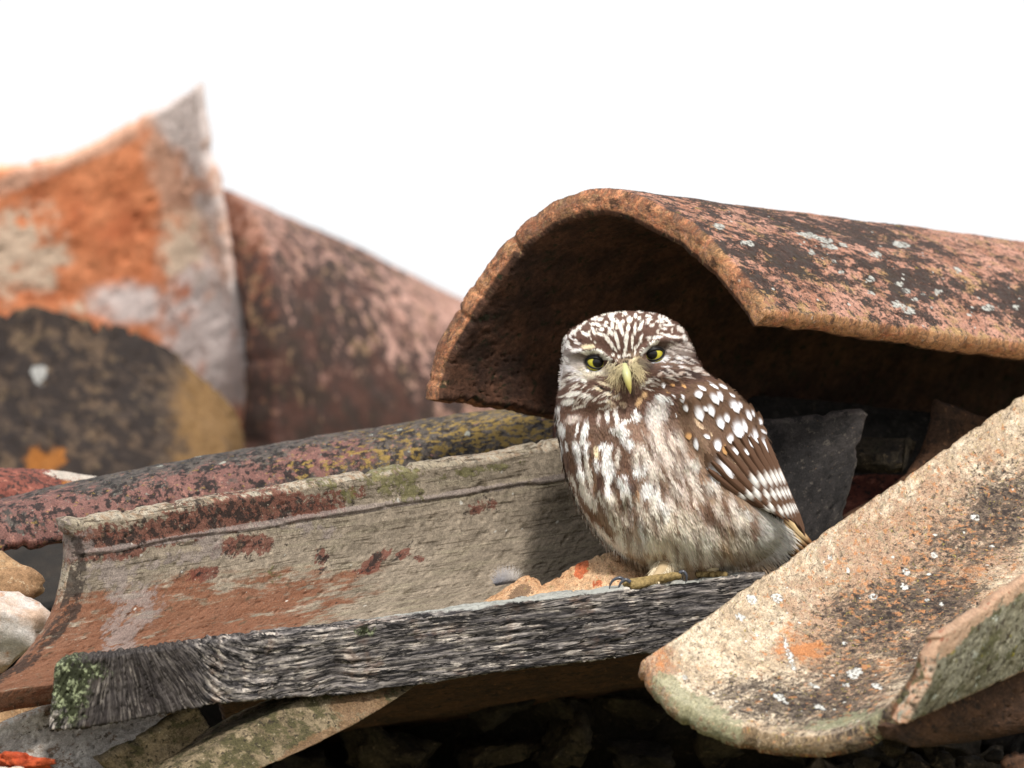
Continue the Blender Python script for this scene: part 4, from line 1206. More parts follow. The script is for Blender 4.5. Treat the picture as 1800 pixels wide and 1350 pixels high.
M('d', [(350, 590, 50, 60, 20), (250, 720, 55, 90, 30)], BUF, 0.4)
M('d', [(200, 970, 90, 90)], L3(230, 228, 226), 0.3)
M('d', [(600, 950, 190, 230, 20)], L3(222, 216, 212), 0.4); M('d', [(700, 660, 130, 60, 10)], L3(212, 212, 210), 0.4)
# breast
M('e', [(250, 110, 46, 110), (600, 160, 42, 150, 12), (140, 50, 15, 50), (490, 80, 20, 100, 20), (480, 440, 62, 160, -5), (660, 400, 54, 120), (240, 440, 18, 120, -3), (310, 340, 32, 50),
        (940, 360, 95, 54, 10), (950, 470, 55, 100), (980, 680, 92, 130), (1000, 800, 70, 80), (790, 620, 40, 120, -5), (530, 800, 55, 130, -5), (965, 1000, 36, 180), (1170, 120, 120, 56, 10), (1230, 250, 56, 150, -25),
        (1330, 320, 60, 80), (1460, 700, 105, 120, -20), (1220, 880, 100, 100, -20), (1260, 1020, 72, 120, -10), (1640, 1050, 140, 160)], L3(232, 230, 228), 0.3)
M('e', [(650, 700, 32, 200, -8), (700, 950, 26, 200, -5), (600, 1030, 50, 200, -20), (420, 900, 20, 140, -25), (1240, 1200, 60, 150), (900, 1180, 50, 120, -25), (1110, 580, 36, 110), (980, 1280, 52, 120), (380, 1000, 14, 160, -25)], WH2, 0.35)
M('e', [(1520, 450, 100, 130, -25), (1400, 550, 70, 100), (1720, 800, 100, 120, -20), (1140, 470, 36, 80)], SOF, 0.5)
M('e', [(790, 440, 40, 90, -20)], CRM, 0.3); M('e', [(750, 1100, 18, 250, 5), (1420, 1130, 46, 90)], L3(176, 140, 108), 0.4)
M('e', [(1330, 900, 50, 200, -10), (1240, 600, 55, 180, -25), (370, 600, 40, 120, 0), (840, 870, 40, 120, 0), (1060, 960, 32, 150, 0), (850, 1000, 24, 160, -15), (460, 700, 30, 60), (570, 560, 22, 90)], BRD, 0.4, 0.9)
# belly
M('h', [(250, 130, 16, 110, -25), (420, 420, 20, 200, -32), (570, 620, 18, 120, -30), (600, 560, 30, 170, -35), (480, 450, 20, 120, -35), (760, 650, 50, 150, -25), (680, 300, 60, 130, -15), (640, 100, 44, 100), (420, 100, 36, 110, -10)], WH2, 0.3)
M('h', [(830, 110, 46, 110, -10), (880, 300, 32, 100, -5), (1030, 400, 62, 110, -10), (1080, 560, 54, 150, -20), (1240, 120, 115, 150), (1230, 290, 95, 100, -10), (1580, 560, 110, 140, -10)], L3(230, 228, 222), 0.35)
M('h', [(1360, 450, 76, 130, -20), (1180, 620, 85, 120), (1400, 650, 86, 120, -15), (1420, 830, 80, 120), (1150, 820, 80, 60), (1640, 320, 85, 100)], L3(216, 204, 180), 0.45)
M('h', [(380, 260, 26, 150, -20), (540, 400, 24, 190, -38), (760, 200, 24, 160, -10), (790, 450, 18, 120, -5), (950, 260, 24, 160, -12), (1080, 120, 60, 60, 40), (1160, 380, 34, 140, -25), (1290, 620, 26, 150, -10), (1500, 700, 40, 120, -15), (1480, 380, 40, 160, -10), (1310, 800, 22, 80, 0), (1000, 650, 30, 60, 10), (1440, 100, 90, 130, -30)], L3(112, 82, 62), 0.5, 0.85)
# wing: white ovals at the feather tips
SPOTS_F = [(690, 340, 70, 28, 25), (640, 430, 55, 65, -15), (850, 300, 100, 22, 33), (1000, 320, 64, 26, 30), (870, 490, 52, 95, -35), (945, 450, 38, 85, -20), (1110, 440, 66, 22, 25), (1160, 600, 62, 108, -30), (1236, 580, 26, 56, -30),
           (645, 700, 62, 118, -15), (815, 660, 50, 95, -18), (735, 640, 32, 50, -40), (955, 835, 54, 98, -10), (1045, 765, 40, 74, -10), (1215, 925, 78, 145, -10), (1300, 880, 36, 105, -15), (1360, 725, 36, 86, -20), (1420, 700, 16, 56, -20),
           (1530, 820, 26, 58, -15), (1400, 1090, 38, 105, -5), (1462, 1020, 38, 112, -15), (1580, 970, 48, 22, 40), (1590, 1160, 46, 128, -12), (1100, 1065, 46, 76, 10), (915, 1160, 52, 98), (765, 1040, 46, 36, 30), (600, 1145, 34, 90, -5),
           (1170, 1240, 50, 66, -20), (1340, 1250, 54, 56, -10), (310, 715, 36, 54), (400, 480, 38, 76), (450, 630, 36, 56, -15), (250, 560, 38, 33, 30), (280, 460, 46, 28, 20), (130, 300, 34, 44)]
TANS_F = [(260, 300, 40, 26), (430, 315, 44, 28, 30), (210, 405, 30, 20), (495, 1030, 46, 56), (1020, 1220, 40, 84)]
M('f', [(900, 800, 900, 700, 35)], L3(96, 70, 54), 0.3, 1.0) if False else None
M('f', [(640, 840, 26, 110, -40), (840, 1010, 60, 14, 45)], L3(206, 180, 150), 0.4)
M('g', [(600, 350, 60, 122, -25), (720, 310, 56, 175, -32), (800, 420, 36, 78, -10), (1090, 420, 40, 86, -20), (1190, 440, 66, 105, -10), (1285, 380, 50, 75, -40), (1370, 400, 40, 86, -25)], L3(238, 240, 246), 0.15)
M('g', [(1340, 630, 56, 36), (1480, 595, 46, 60, -10), (1420, 625, 56, 34), (1370, 805, 56, 34, 20), (1480, 800, 60, 28), (1605, 785, 50, 55, -20)], L3(228, 226, 220), 0.3)
M('g', [(970, 510, 56, 26, 20), (1110, 520, 22, 36, -20), (1180, 650, 70, 20, 10), (1260, 668, 33, 30), (860, 190, 33, 20)], CRM, 0.3)
M('g', [(1180, 160, 22, 56), (1320, 220, 18, 56, -20)], WH2, 0.3)
M('g', [(310, 230, 64, 64), (500, 500, 90, 80), (900, 1030, 66, 150), (960, 800, 120, 46, 25), (330, 1150, 115, 130), (1290, 1080, 150, 200)], L3(224, 220, 212), 0.5)
M('g', [(600, 860, 76, 160, -15)], L3(196, 180, 172), 0.5); M('g', [(440, 800, 56, 100, -10)], L3(170, 138, 108), 0.5)
M('g', [(1040, 950, 60, 160, 0), (780, 900, 50, 180, -15), (500, 1050, 40, 160, -15), (300, 700, 70, 100, -30)], L3(136, 104, 82), 0.5, 0.8)
M('g', [(900, 560, 200, 50, 32), (1250, 790, 260, 36, 38)], L3(30, 22, 20), 0.4)

M('c', [(1240, 330, 60, 30, 40), (1450, 380, 70, 60, 0), (1700, 560, 40, 90, 10)], L3(70, 52, 44), 0.5, 0.9)
M('d', [(130, 420, 40, 160, 0), (180, 150, 50, 90, 0)], L3(56, 44, 38), 0.5, 0.9)
M('d', [(800, 150, 180, 50, 0), (1250, 180, 220, 50, 10), (560, 320, 60, 16, -30), (900, 260, 300, 16, -5)], L3(54, 42, 40), 0.5, 0.85)
M('d', [(1060, 190, 70, 30, -30), (650, 200, 60, 30, -30), (850, 230, 80, 14, 10), (1560, 190, 90, 24, 20)], L3(190, 172, 160), 0.4)
M('e', [(120 + k * 90, 760 + (k * 377) % 500, 12, 60 + (k * 53) % 60, -8) for k in range(0)], BRD, 0.4)
BUMPS += [(m[0], m[1], m[2] * 1.1, m[3] * 1.1, math.cos(m[4]), math.sin(m[4])) for m in MARKS if m and m[1] > 745 and m[2] * m[3] > 70 and m[2] < 26 and m[3] < 32 and m[5].mean() > 0.45 and not in_poly(np.array([m[0]]), np.array([m[1]]), WING)[0]]
# widen the crown marks a little and set the brows on top
MARKS[:] = [((m[0], m[1], m[2] * 1.04, m[3] * 1.04) + tuple(m[4:]) if (m[1] < 625 and m[5].mean() > 0.5 and m[2] < 12) else m) for m in MARKS if m]
M('a', [(700, 905, 120, 34, -3), (900, 890, 100, 34, 12), (1020, 955, 95, 34, 40), (1110, 1020, 60, 30, 50)], L3(240, 236, 226), 0.25)
M('b', [(440, 880, 36, 76, 20), (520, 820, 90, 38, -38), (630, 735, 90, 32, -35)], L3(240, 236, 226), 0.25)
M('c', [(930, 120, 150, 26, 5)], L3(236, 238, 244), 0.3); M('b', [(880, 1000, 70, 24, -40), (740, 1085, 120, 26, -10)], L3(232, 234, 240), 0.3)
M('c', [(1280, 505, 190, 14, 14), (1080, 430, 90, 14, 30)], L3(26, 20, 18), 0.3, 1.0)
M('b', [(100, 1110, 40, 26, -30)], L3(40, 36, 32), 0.4); M('a', [(1480, 1020, 120, 18, 3)], L3(48, 30, 26), 0.3)
rim_ = np.random.RandomState(4)
for k in range(22):                                  # pale edge of the crown
    t_ = rim_.uniform(0, 1)
    yy = rim_.uniform(549, 640); xl_, xr_, _, _ = rowv(yy)
    xx = (xl_ + rim_.uniform(1, 12)) if rim_.rand() < 0.6 else (xr_ - rim_.uniform(1, 12))
    MARKS.append((float(xx), float(yy), 2.4, 4.2, rim_.uniform(-1, 1), L3(228, 222, 216), 0.3, 0.9))
MARKS[:] = [(m[0], m[1], m[2] * (1.2 if m[1] > 740 and m[5].mean() > 0.5 and m[2] * m[3] > 60 else 1.0)) + tuple(m[3:]) for m in MARKS if m]
rs = np.random.RandomState(77)
def scatter(poly, n, rx, ry, ang, col, soft, amp):
    xs_ = [p[0] for p in poly]; ys_ = [p[1] for p in poly]
    k = 0
    while k < n:
        x, y = rs.uniform(min(xs_), max(xs_)), rs.uniform(min(ys_), max(ys_))
        if in_poly(np.array([x]), np.array([y]), poly)[0]:
            MARKS.append((x, y, rx * rs.uniform(0.6, 1.3), ry * rs.uniform(0.6, 1.3), math.radians(ang + rs.normal() * 8), col, soft, amp * rs.uniform(0.6, 1.0)))
            k += 1
FLANK = [(1120, 750), (1180, 740), (1200, 800), (1245, 850), (1300, 880), (1310, 930), (1240, 920), (1170, 880), (1140, 820)]
BELLY = [(1060, 880), (1180, 890), (1300, 900), (1340, 960), (1290, 1000), (1190, 1004), (1110, 970)]
HEADP = [(990, 600), (1020, 560), (1110, 546), (1190, 565), (1215, 600), (1130, 640), (1100, 650), (1070, 640), (1010, 610)]
FACE = [(985, 650), (1030, 660), (1080, 690), (1100, 700), (1090, 720), (1000, 715), (980, 690)]
FACR = [(1170, 600), (1215, 600), (1250, 660), (1200, 672), (1150, 680), (1130, 690), (1150, 650), (1180, 640)]
scatter(FLANK, 14, 8, 22, -24, L3(226, 218, 208), 0.6, 0.85); scatter(BELLY, 12, 9, 24, -14, L3(232, 226, 214), 0.6, 0.8); scatter(FLANK, 80, 2.6, 17, -28, L3(216, 202, 190), 0.6, 0.85); scatter(FLANK, 50, 2.2, 15, -28, L3(92, 68, 54), 0.6, 0.8)
scatter(BELLY, 60, 5, 22, -14, L3(224, 214, 196), 0.6, 0.7); scatter(BELLY, 55, 2.6, 18, -14, L3(118, 92, 72), 0.6, 0.75)
BREAST = [(985, 760), (1060, 745), (1130, 770), (1180, 860), (1180, 930), (1090, 930), (1030, 880), (1000, 830)]
scatter(BREAST, 42, 2.6, 17, -8, L3(104, 78, 62), 0.5, 0.85); scatter(FLANK, 24, 3.2, 18, -26, L3(112, 86, 70), 0.5, 0.8)
scatter(HEADP, 34, 1.6, 3.4, 0, L3(226, 218, 206), 0.3, 0.9); scatter(HEADP, 30, 1.4, 4, 0, L3(66, 46, 40), 0.3, 0.8)
scatter(FACE, 40, 1.6, 8, 60, L3(84, 62, 52), 0.4, 0.85); scatter(FACE, 40, 1.6, 8, 60, L3(222, 214, 202), 0.4, 0.85)
scatter(FACR, 40, 1.6, 9, -70, L3(64, 50, 46), 0.4, 0.8); scatter(FACR, 36, 1.5, 9, -70, L3(206, 196, 188), 0.4, 0.8)
_mk = np.array([(m[0], m[1], m[2], m[3], math.cos(m[4]), math.sin(m[4]), m[6], m[7]) for m in MARKS if m])
_mc = np.array([m[5] for m in MARKS if m])
def base_col(x, y):
    x = np.asarray(x, float); y = np.asarray(y, float)
    c = np.empty(x.shape + (3,)); c[:] = BRN
    w = smooth(700, 760, y)[..., None]
    c = c * (1 - w) + L3(108, 85, 72) * w
    w = smooth(880, 960, y)[..., None] * smooth(1060, 1120, x)[..., None]
    c = c * (1 - w) + BUFB * w
    w = np.where(in_poly(x, y, WING), 1.0, 0.0)[..., None]
    c = c * (1 - w) + L3(100, 78, 63) * w
    return c
def pattern(x, y, jit=0.8, seed=0):
    x = np.asarray(x, float); y = np.asarray(y, float)
    rgp = np.random.RandomState(seed)
    c = base_col(x, y)
    hfac = 0.35 + 0.65 * smooth(690, 750, y)
    x = x + 2.2 * hfac * gnoise(np.stack([x / 9, y / 9, x * 0 + 1.5], -1)) + rgp.normal(size=x.shape) * jit * 0.5 * hfac
    y = y + 3.0 * hfac * gnoise(np.stack([x / 9, y / 9, x * 0 + 7.5], -1)) + rgp.normal(size=x.shape) * jit * hfac
    for q, mc in zip(_mk, _mc):
        dx, dy = x - q[0], y - q[1]
        m = (np.abs(dx) < (q[2] + q[3]) * 1.8) & (np.abs(dy) < (q[2] + q[3]) * 1.8)
        if not m.any():
            continue
        u = (dx[m] * q[4] + dy[m] * q[5]) / q[2]
        v = (-dx[m] * q[5] + dy[m] * q[4]) / q[3]
        r = np.sqrt(u * u + v * v)
        f = (q[7] * (1 - smooth(1 - q[6], 1 + q[6] * 1.3, r)))[..., None]
        c[m] = c[m] * (1 - f) + mc * f
    return c

def flow(x, y):
    """direction the feathers lie in, on the picture-facing side"""
    n = gnoise(np.stack([x / 40, y / 40, x * 0], -1))
    # breast
    ang = np.radians(88 - 22 * smooth(1000, 1250, x) - 14 * smooth(1020, 980, x) * smooth(860, 900, y) + 10 * n)
    ang = ang - np.radians(26) * smooth(850, 930, y) * smooth(1110, 1010, x)
    ang = ang + np.radians(14) * smooth(790, 720, y) * smooth(1060, 980, x)
    dx, dy = np.cos(ang), np.sin(ang)
    ins = in_poly(x, y, WING)
    wa = np.radians(66 - 8 * smooth(1250, 1350, x) + 5 * n)
    dx = np.where(ins, np.cos(wa), dx); dy = np.where(ins, np.sin(wa), dy)
    ut = smooth(1300, 1350, x) * smooth(880, 920, y) * (1 - ins)
    dx = dx * (1 - ut) + 0.75 * ut; dy = dy * (1 - ut) + 0.66 * ut
    # head
    hx, hy = x - 1102, y - 668
    hr = np.hypot(hx, hy) + 1e-6
    head = smooth(712, 690, y + 0.10 * np.abs(x - 1090) * 0)
    rad = np.stack([hx / hr, hy / hr], -1)
    side = np.clip(np.abs(hx) / 90, 0, 1)
    hdx = rad[..., 0]; hdy = rad[..., 1] + 0.25 * smooth(640, 700, y)
    dx = dx * (1 - head) + hdx * head; dy = dy * (1 - head) + hdy * head
    for ex, ey in (EL, ER):
        q = np.hypot(x - ex, (y - ey) * 1.15)
        f = smooth(34, 20, q)
        dx = dx * (1 - f) + (x - ex) / (q + 1e-6) * f
        dy = dy * (1 - f) + (y - ey) / (q + 1e-6) * f
    L = np.hypot(dx, dy) + 1e-6
    return dx / L, dy / L

def eye_mask(x, y, grow=1.0):
    m = np.zeros(np.shape(x), bool)
    for (ex, ey), rot in ((EL, 0.06), (ER, -0.10)):
        c, s = math.cos(rot), math.sin(rot)
        u = ((x - ex) * c + (y - ey) * s) / (20.0 * grow); v = (-(x - ex) * s + (y - ey) * c) / (14.2 * grow)
        m |= (u * u + v * v) < 1
    return m

def strands(name, n, poly_test, length, width, lift, seed, colfun=None, nseg=4, side=-1.0, spread=0.16, box=(970, 540, 1420, 1015), parent=None, evalat=0.45, root=0.4):
    r = np.random.RandomState(seed)
    x = r.uniform(box[0], box[2], n * 4); y = r.uniform(box[1], box[3], n * 4)
    xl, xr, dc, hd = rowv(y)
    ok = (x > xl - 1) & (x < xr + 1) & (y > 548) & (y < 1003) & poly_test(x, y)
    x, y = x[ok][:n], y[ok][:n]
    n = len(x)
    L = (length(x, y) if callable(length) else np.full(n, float(length))) * r.uniform(0.7, 1.25, n)
    Wd = (width(x, y) if callable(width) else np.full(n, float(width))) * r.uniform(0.7, 1.3, n)
    flow_ = flow if side < 0 else (lambda x, y: (0 * x + 0.25 * smooth(700, 900, y), 0 * y + 1.0))
    dx, dy = flow_(x, y)
    a = r.normal(size=n) * spread
    dx, dy = dx * np.cos(a) - dy * np.sin(a), dx * np.sin(a) + dy * np.cos(a)
    xl, xr, dc, hd = rowv(y)
    edge = np.minimum(np.minimum(x - xl, xr - x), (y - 547) * 1.3)
    hf = smooth(715, 690, y)
    L = L * (1 - hf * (1 - np.clip(edge / 12, 0.45, 1)))
    curl = r.normal(size=n) * 0.10
    lf = lift * r.uniform(0.4, 1.5, n) * (1 - hf * (1 - np.clip(edge / 14, 0.2, 1)))
    px, py = x.copy(), y.copy()
    pts = []
    for k in range(nseg + 1):
        t = k / nseg
        dd = surf_d(px, py, side)
        pts.append(np.stack([px, py, dd + side * (0.6 + lf * t ** 1.3)], -1))
        fdx, fdy = flow_(px, py)
        cx = dx * (1 - 0.5 * t) + fdx * 0.5 * t - dy * curl * t
        cy = dy * (1 - 0.5 * t) + fdy * 0.5 * t + dx * curl * t
        q = np.hypot(cx, cy)
        px = px + cx / q * L / nseg; py = py + cy / q * L / nseg
    C = np.stack(pts, 1)                                # n x (nseg+1) x 3
    # keep the slope in depth gentle
    T = np.gradient(C, axis=1)
    T /= np.linalg.norm(T, axis=-1, keepdims=True)
    # surface normal near the root
    e = 1.5
    nx = (surf_d(x + e, y, side) - surf_d(x - e, y, side)) / (2 * e)
    ny = (surf_d(x, y + e, side) - surf_d(x, y - e, side)) / (2 * e)
    Nn = np.stack([-nx, -ny, np.ones(n)], -1) * side
    Nn = Nn * -side * -1 if False else Nn
    Nn /= np.linalg.norm(Nn, axis=1, keepdims=True)
    Wv = np.cross(T, Nn[:, None, :] + r.normal(size=(n, 1, 3)) * 0.12)
    Wv /= np.linalg.norm(Wv, axis=-1, keepdims=True) + 1e-9
    prof = np.interp(np.linspace(0, 1, nseg + 1), [0, 0.3, 0.75, 1.0], [0.6, 1.0, 0.8, 0.05])
    h = Wv * (Wd[:, None] * prof[None] / 2)[..., None]
    V = np.stack([C - h, C + h], 2)                     # n, k, 2, 3
    idx = np.arange(n * (nseg + 1) * 2).reshape(n, nseg + 1, 2)
    F = np.stack([idx[:, :-1, 0], idx[:, :-1, 1], idx[:, 1:, 1], idx[:, 1:, 0]], -1).reshape(-1, 4)
    ex = C[:, :, 0][:, 0] + (C[:, -1, 0] - C[:, 0, 0]) * evalat
    ey = C[:, :, 1][:, 0] + (C[:, -1, 1] - C[:, 0, 1]) * evalat
    cc = (colfun or pattern)(ex, ey)
    cc = cc * (1 + r.normal(size=(n, 1)) * 0.10) * (1 + r.normal(size=(n, 3)) * 0.02)
    tt = np.linspace(0, 1, nseg + 1)[None, :, None]
    cv = cc[:, None, :] * (0.86 + 0.2 * tt)
    cv = np.clip(np.repeat(cv[:, :, None, :], 2, 2), 0.005, 0.92)
    o = owl_part(name, P(V.reshape(-1, 3)), F, m_feather, cv.reshape(-1, 3), parent)
    o['kind'] = 'stuff'
    return o

# ---- body: one continuous mesh
nt, nr = 150, 170
ys = np.linspace(rows[0, 0], rows[-1, 0], nr)
xl, xr, dc, hd = rowv(ys)
th = np.linspace(0, 2 * np.pi, nt, endpoint=False)
GX = ((xl + xr) / 2)[:, None] + ((xr - xl) / 2 - 2.0)[:, None] * np.cos(th)[None]
GY = ys[:, None] * np.ones((1, nt))
side = np.where(np.sin(th) >= 0, -1.0, 1.0)[None] * np.ones((nr, 1))
GD = np.where(side < 0, surf_d(GX, GY, -1.0) + 2, surf_d(GX, GY, 1.0))
top_c = (1110, 546.5, 70); bot_c = (1220, 1004, 130)
body_pts = np.vstack([np.stack([GX, GY, GD], -1).reshape(-1, 3), [top_c], [bot_c]])
i = np.arange(nr - 1)[:, None] * nt + np.arange(nt)[None]
j = np.arange(nr - 1)[:, None] * nt + (np.arange(nt)[None] + 1) % nt
bf = [tuple(q) for q in np.stack([i, i + nt, j + nt, j], -1).reshape(-1, 4)]
k0 = nr * nt
bf += [(k0, a, (a + 1) % nt, (a + 1) % nt) for a in range(0)]
# body mesh with caps
capf = []
Vb = P(body_pts)
quads = np.array(bf)
tri_top = np.array([(k0, (a + 1) % nt, a, a) for a in range(nt)])
colb = pattern(body_pts[:, 0], body_pts[:, 1]) * 0.7
bmesh_faces = quads
me = bpy.data.meshes.new('body')
allf = [tuple(int(v) for v in q) for q in quads] + [(k0, (a + 1) % nt, a) for a in range(nt)] + [(k0 + 1, (nr - 1) * nt + a, (nr - 1) * nt + (a + 1) % nt) for a in range(nt)]
me.from_pydata([tuple(v) for v in (Vb - OWL_T)], [], allf)
me.update()
ca = me.attributes.new('col', 'FLOAT_COLOR', 'POINT')
ca.data.foreach_set('color', np.hstack([colb, np.ones((len(colb), 1))]).astype(np.float32).ravel())
for p_ in me.polygons: p_.use_smooth = True
me.materials.append(m_feather)
import bmesh as _bm
b_ = _bm.new(); b_.from_mesh(me); _bm.ops.recalc_face_normals(b_, faces=b_.faces); b_.to_mesh(me); b_.free()
body = link(bpy.data.objects.new('body', me), owl)

def is_head(x, y):
    ny = np.interp(x, [p[0] for p in NECK], [p[1] for p in NECK])
    return y < ny
def is_wing(x, y):
    return in_poly(x, y, WING)
not_eye = lambda x, y: ~eye_mask(x, y, 1.08)

def head_len(x, y):
    L = np.full(x.shape, 6.8)
    L = L + 3.5 * smooth(600, 660, y)
    d = np.minimum(np.hypot(x - EL[0], y - EL[1]), np.hypot(x - ER[0], y - ER[1]))
    return np.where(d < 30, 6.5, L)
strands('head_feathers', 26000, lambda x, y: is_head(x, y) & not_eye(x, y), head_len, 1.5, 2.4, 11, box=(970, 545, 1300, 735), spread=0.14, evalat=0.5)
strands('breast_feathers', 17000, lambda x, y: (~is_head(x, y)) & (~is_wing(x, y)) & (y < 880), lambda x, y: 17 + 7 * smooth(740, 850, y), 2.3, 3.4, 12, spread=0.13, box=(970, 660, 1400, 880), evalat=0.4)
strands('belly_feathers', 13000, lambda x, y: (~is_wing(x, y)) & (y >= 870), lambda x, y: 24 + 12 * smooth(1250, 1350, x) + 5 * smooth(960, 990, y), 1.9, 4.5, 13, spread=0.17, box=(970, 865, 1400, 1003), evalat=0.35)
strands('wing_coverts', 9000, lambda x, y: is_wing(x, y), 13, 2.6, 1.2, 14, spread=0.06, box=(1180, 665, 1405, 935), evalat=0.5)
strands('back_feathers', 9000, lambda x, y: y > 548, 24, 5.0, 3.0, 15, side=1.0, spread=0.12,
        colfun=lambda x, y: np.where((gnoise(np.stack([x / 8, y / 10, x * 0 + 9], -1)) > np.where(y < 700, 0.05, 0.42))[..., None], L3(214, 206, 196), L3(98, 70, 54)))

# fine hairs round the beak and chin
def hairs(name, specs, seed, parent=None, wid=1.0):
    r = np.random.RandomState(seed)
    V, F, Cc = [], [], []
    for (x0, y0, sx, sy, a0, a1, L, n, col, out) in specs:
        for _ in range(n):
            x = x0 + r.normal() * sx; y = y0 + r.normal() * sy
            a = math.radians(r.uniform(a0, a1)); l = L * r.uniform(0.6, 1.2)
            p = np.array([x, y, surf_d(np.array(x), np.array(y)) - out])
            bend = r.normal() * 0.25
            w = wid * r.uniform(0.6, 1.2)
            b0 = len(V); K_ = 4
            for k in range(K_ + 1):
                t = k / K_
                q = p + np.array([math.cos(a + bend * t) * l * t, math.sin(a + bend * t) * l * t + 2 * t * t, -4 * math.sin(t * 2.2)])
                ww = w * (1 - t * 0.9) / 2
                s_ = np.array([-math.sin(a) * ww, math.cos(a) * ww, 0])
                V += [q - s_, q + s_]
                cj = col * r.uniform(0.85, 1.1)
                Cc += [cj, cj]
                if k < K_:
                    F.append((b0 + 2 * k, b0 + 2 * k + 1, b0 + 2 * k + 3, b0 + 2 * k + 2))
    o = owl_part(name, P(np.array(V)), F, m_feather, np.clip(np.array(Cc), 0, 0.9), parent)
    o['kind'] = 'stuff'
    return o
hairs('bristles', [(1084, 656, 5, 4, 70, 150, 22, 60, L3(206, 190, 152), 5), (1120, 652, 5, 4, 20, 90, 22, 60, L3(206, 190, 152), 5),
                   (1092, 645, 4, 4, 90, 170, 18, 60, L3(190, 176, 140), 5), (1112, 642, 4, 4, 10, 70, 18, 60, L3(190, 176, 140), 5),
                   (1076, 642, 4, 3, 70, 160, 18, 40, L3(180, 168, 140), 4), (1128, 636, 4, 3, 10, 90, 18, 40, L3(120, 108, 92), 4),
                   (1088, 672, 7, 6, 60, 120, 14, 50, L3(150, 130, 100), 4), (1118, 668, 6, 6, 60, 110, 14, 40, L3(110, 92, 74), 4)], 21)

# ---- eyes
def eye(cx, cy, pupil, rot, lidcol):
    v, f = ico(5)
    R = 17.5
    d0 = float(surf_d(np.array(cx), np.array(cy))) + 1.0
    v2 = v * R + np.array([cx, cy, d0 + 2])
    rr = np.hypot(v2[:, 0] - pupil[0], v2[:, 1] - pupil[1])
    front = v[:, 2] < 0.2
    c = np.zeros((len(v), 3))
    c[:] = L3(16, 14, 14)
    ir = smooth(9.2, 10.2, rr) * front
    yel = L3(186, 178, 62) * 0.85
    edge = smooth(13.5, 19.0, rr)[:, None]
    irc = yel * (1 - edge) + L3(150, 138, 30) * edge
    th_ = np.arctan2(v2[:, 1] - pupil[1], v2[:, 0] - pupil[0])
    irc = irc * (1 + 0.10 * np.sin(th_ * 23) * np.sin(th_ * 7 + 1))[:, None]
    c = c * (1 - ir[:, None]) + irc * ir[:, None]
    e_ = owl_part('eye', P(v2), f[:, ::-1], m_eye, np.clip(c, 0.001, 0.9))
    # eyelid: a dark rim round an almond opening
    n = 64
    V, F, Cc = [], [], []
    a = np.linspace(0, 2 * np.pi, n, endpoint=False)
    ux, uy = np.cos(a), np.sin(a)
    top = uy < 0
    cr, sr = math.cos(rot), math.sin(rot)
    def ringpts(rx, ryt, ryb, dz):
        x = ux * rx * 0.95; y = np.where(top, uy * ryt * 0.95, uy * ryb * 0.93)
        X = cx + x * cr - y * sr; Y = cy + x * sr + y * cr
        q = 1 - ((X - cx) / R) ** 2 - ((Y - cy) / R) ** 2
        dd = d0 + 2 - R * np.sqrt(np.clip(q, 0.0, 1))
        return np.stack([X, Y, dd + dz], -1)
    ds = float(surf_d(np.array(cx), np.array(cy)))
    rings = [ringpts(15.8, 6.2, 9.8, 0.6), ringpts(16.0, 6.5, 10.1, -1.4), ringpts(18.8, 10.5, 12.0, -2.4), ringpts(20.0, 13.0, 13.0, -1.0)]
    outer = ringpts(22.0, 15.5, 15, 0)
    outer[:, 2] = surf_d(outer[:, 0], outer[:, 1]) + 2.5
    rings.append(outer)
    V = np.vstack(rings)
    cols = np.vstack([np.tile(L3(14, 12, 12), (n, 1))] * 3 + [np.tile(L3(34, 28, 28), (n, 1)), np.tile(lidcol, (n, 1))])
    for k in range(4):
        i0 = np.arange(n) + k * n; i1 = (np.arange(n) + 1) % n + k * n
        F.append(np.stack([i0, i1, i1 + n, i0 + n], -1))
    lid = owl_part('eyelid', P(V) , np.vstack(F), m_lid, cols)
    return e_
eye(EL[0], EL[1], (1051.0, 637.0), 0.17, L3(120, 112, 104))
eye(ER[0], ER[1], (1146.0, 622.5), -0.24, L3(120, 112, 104))

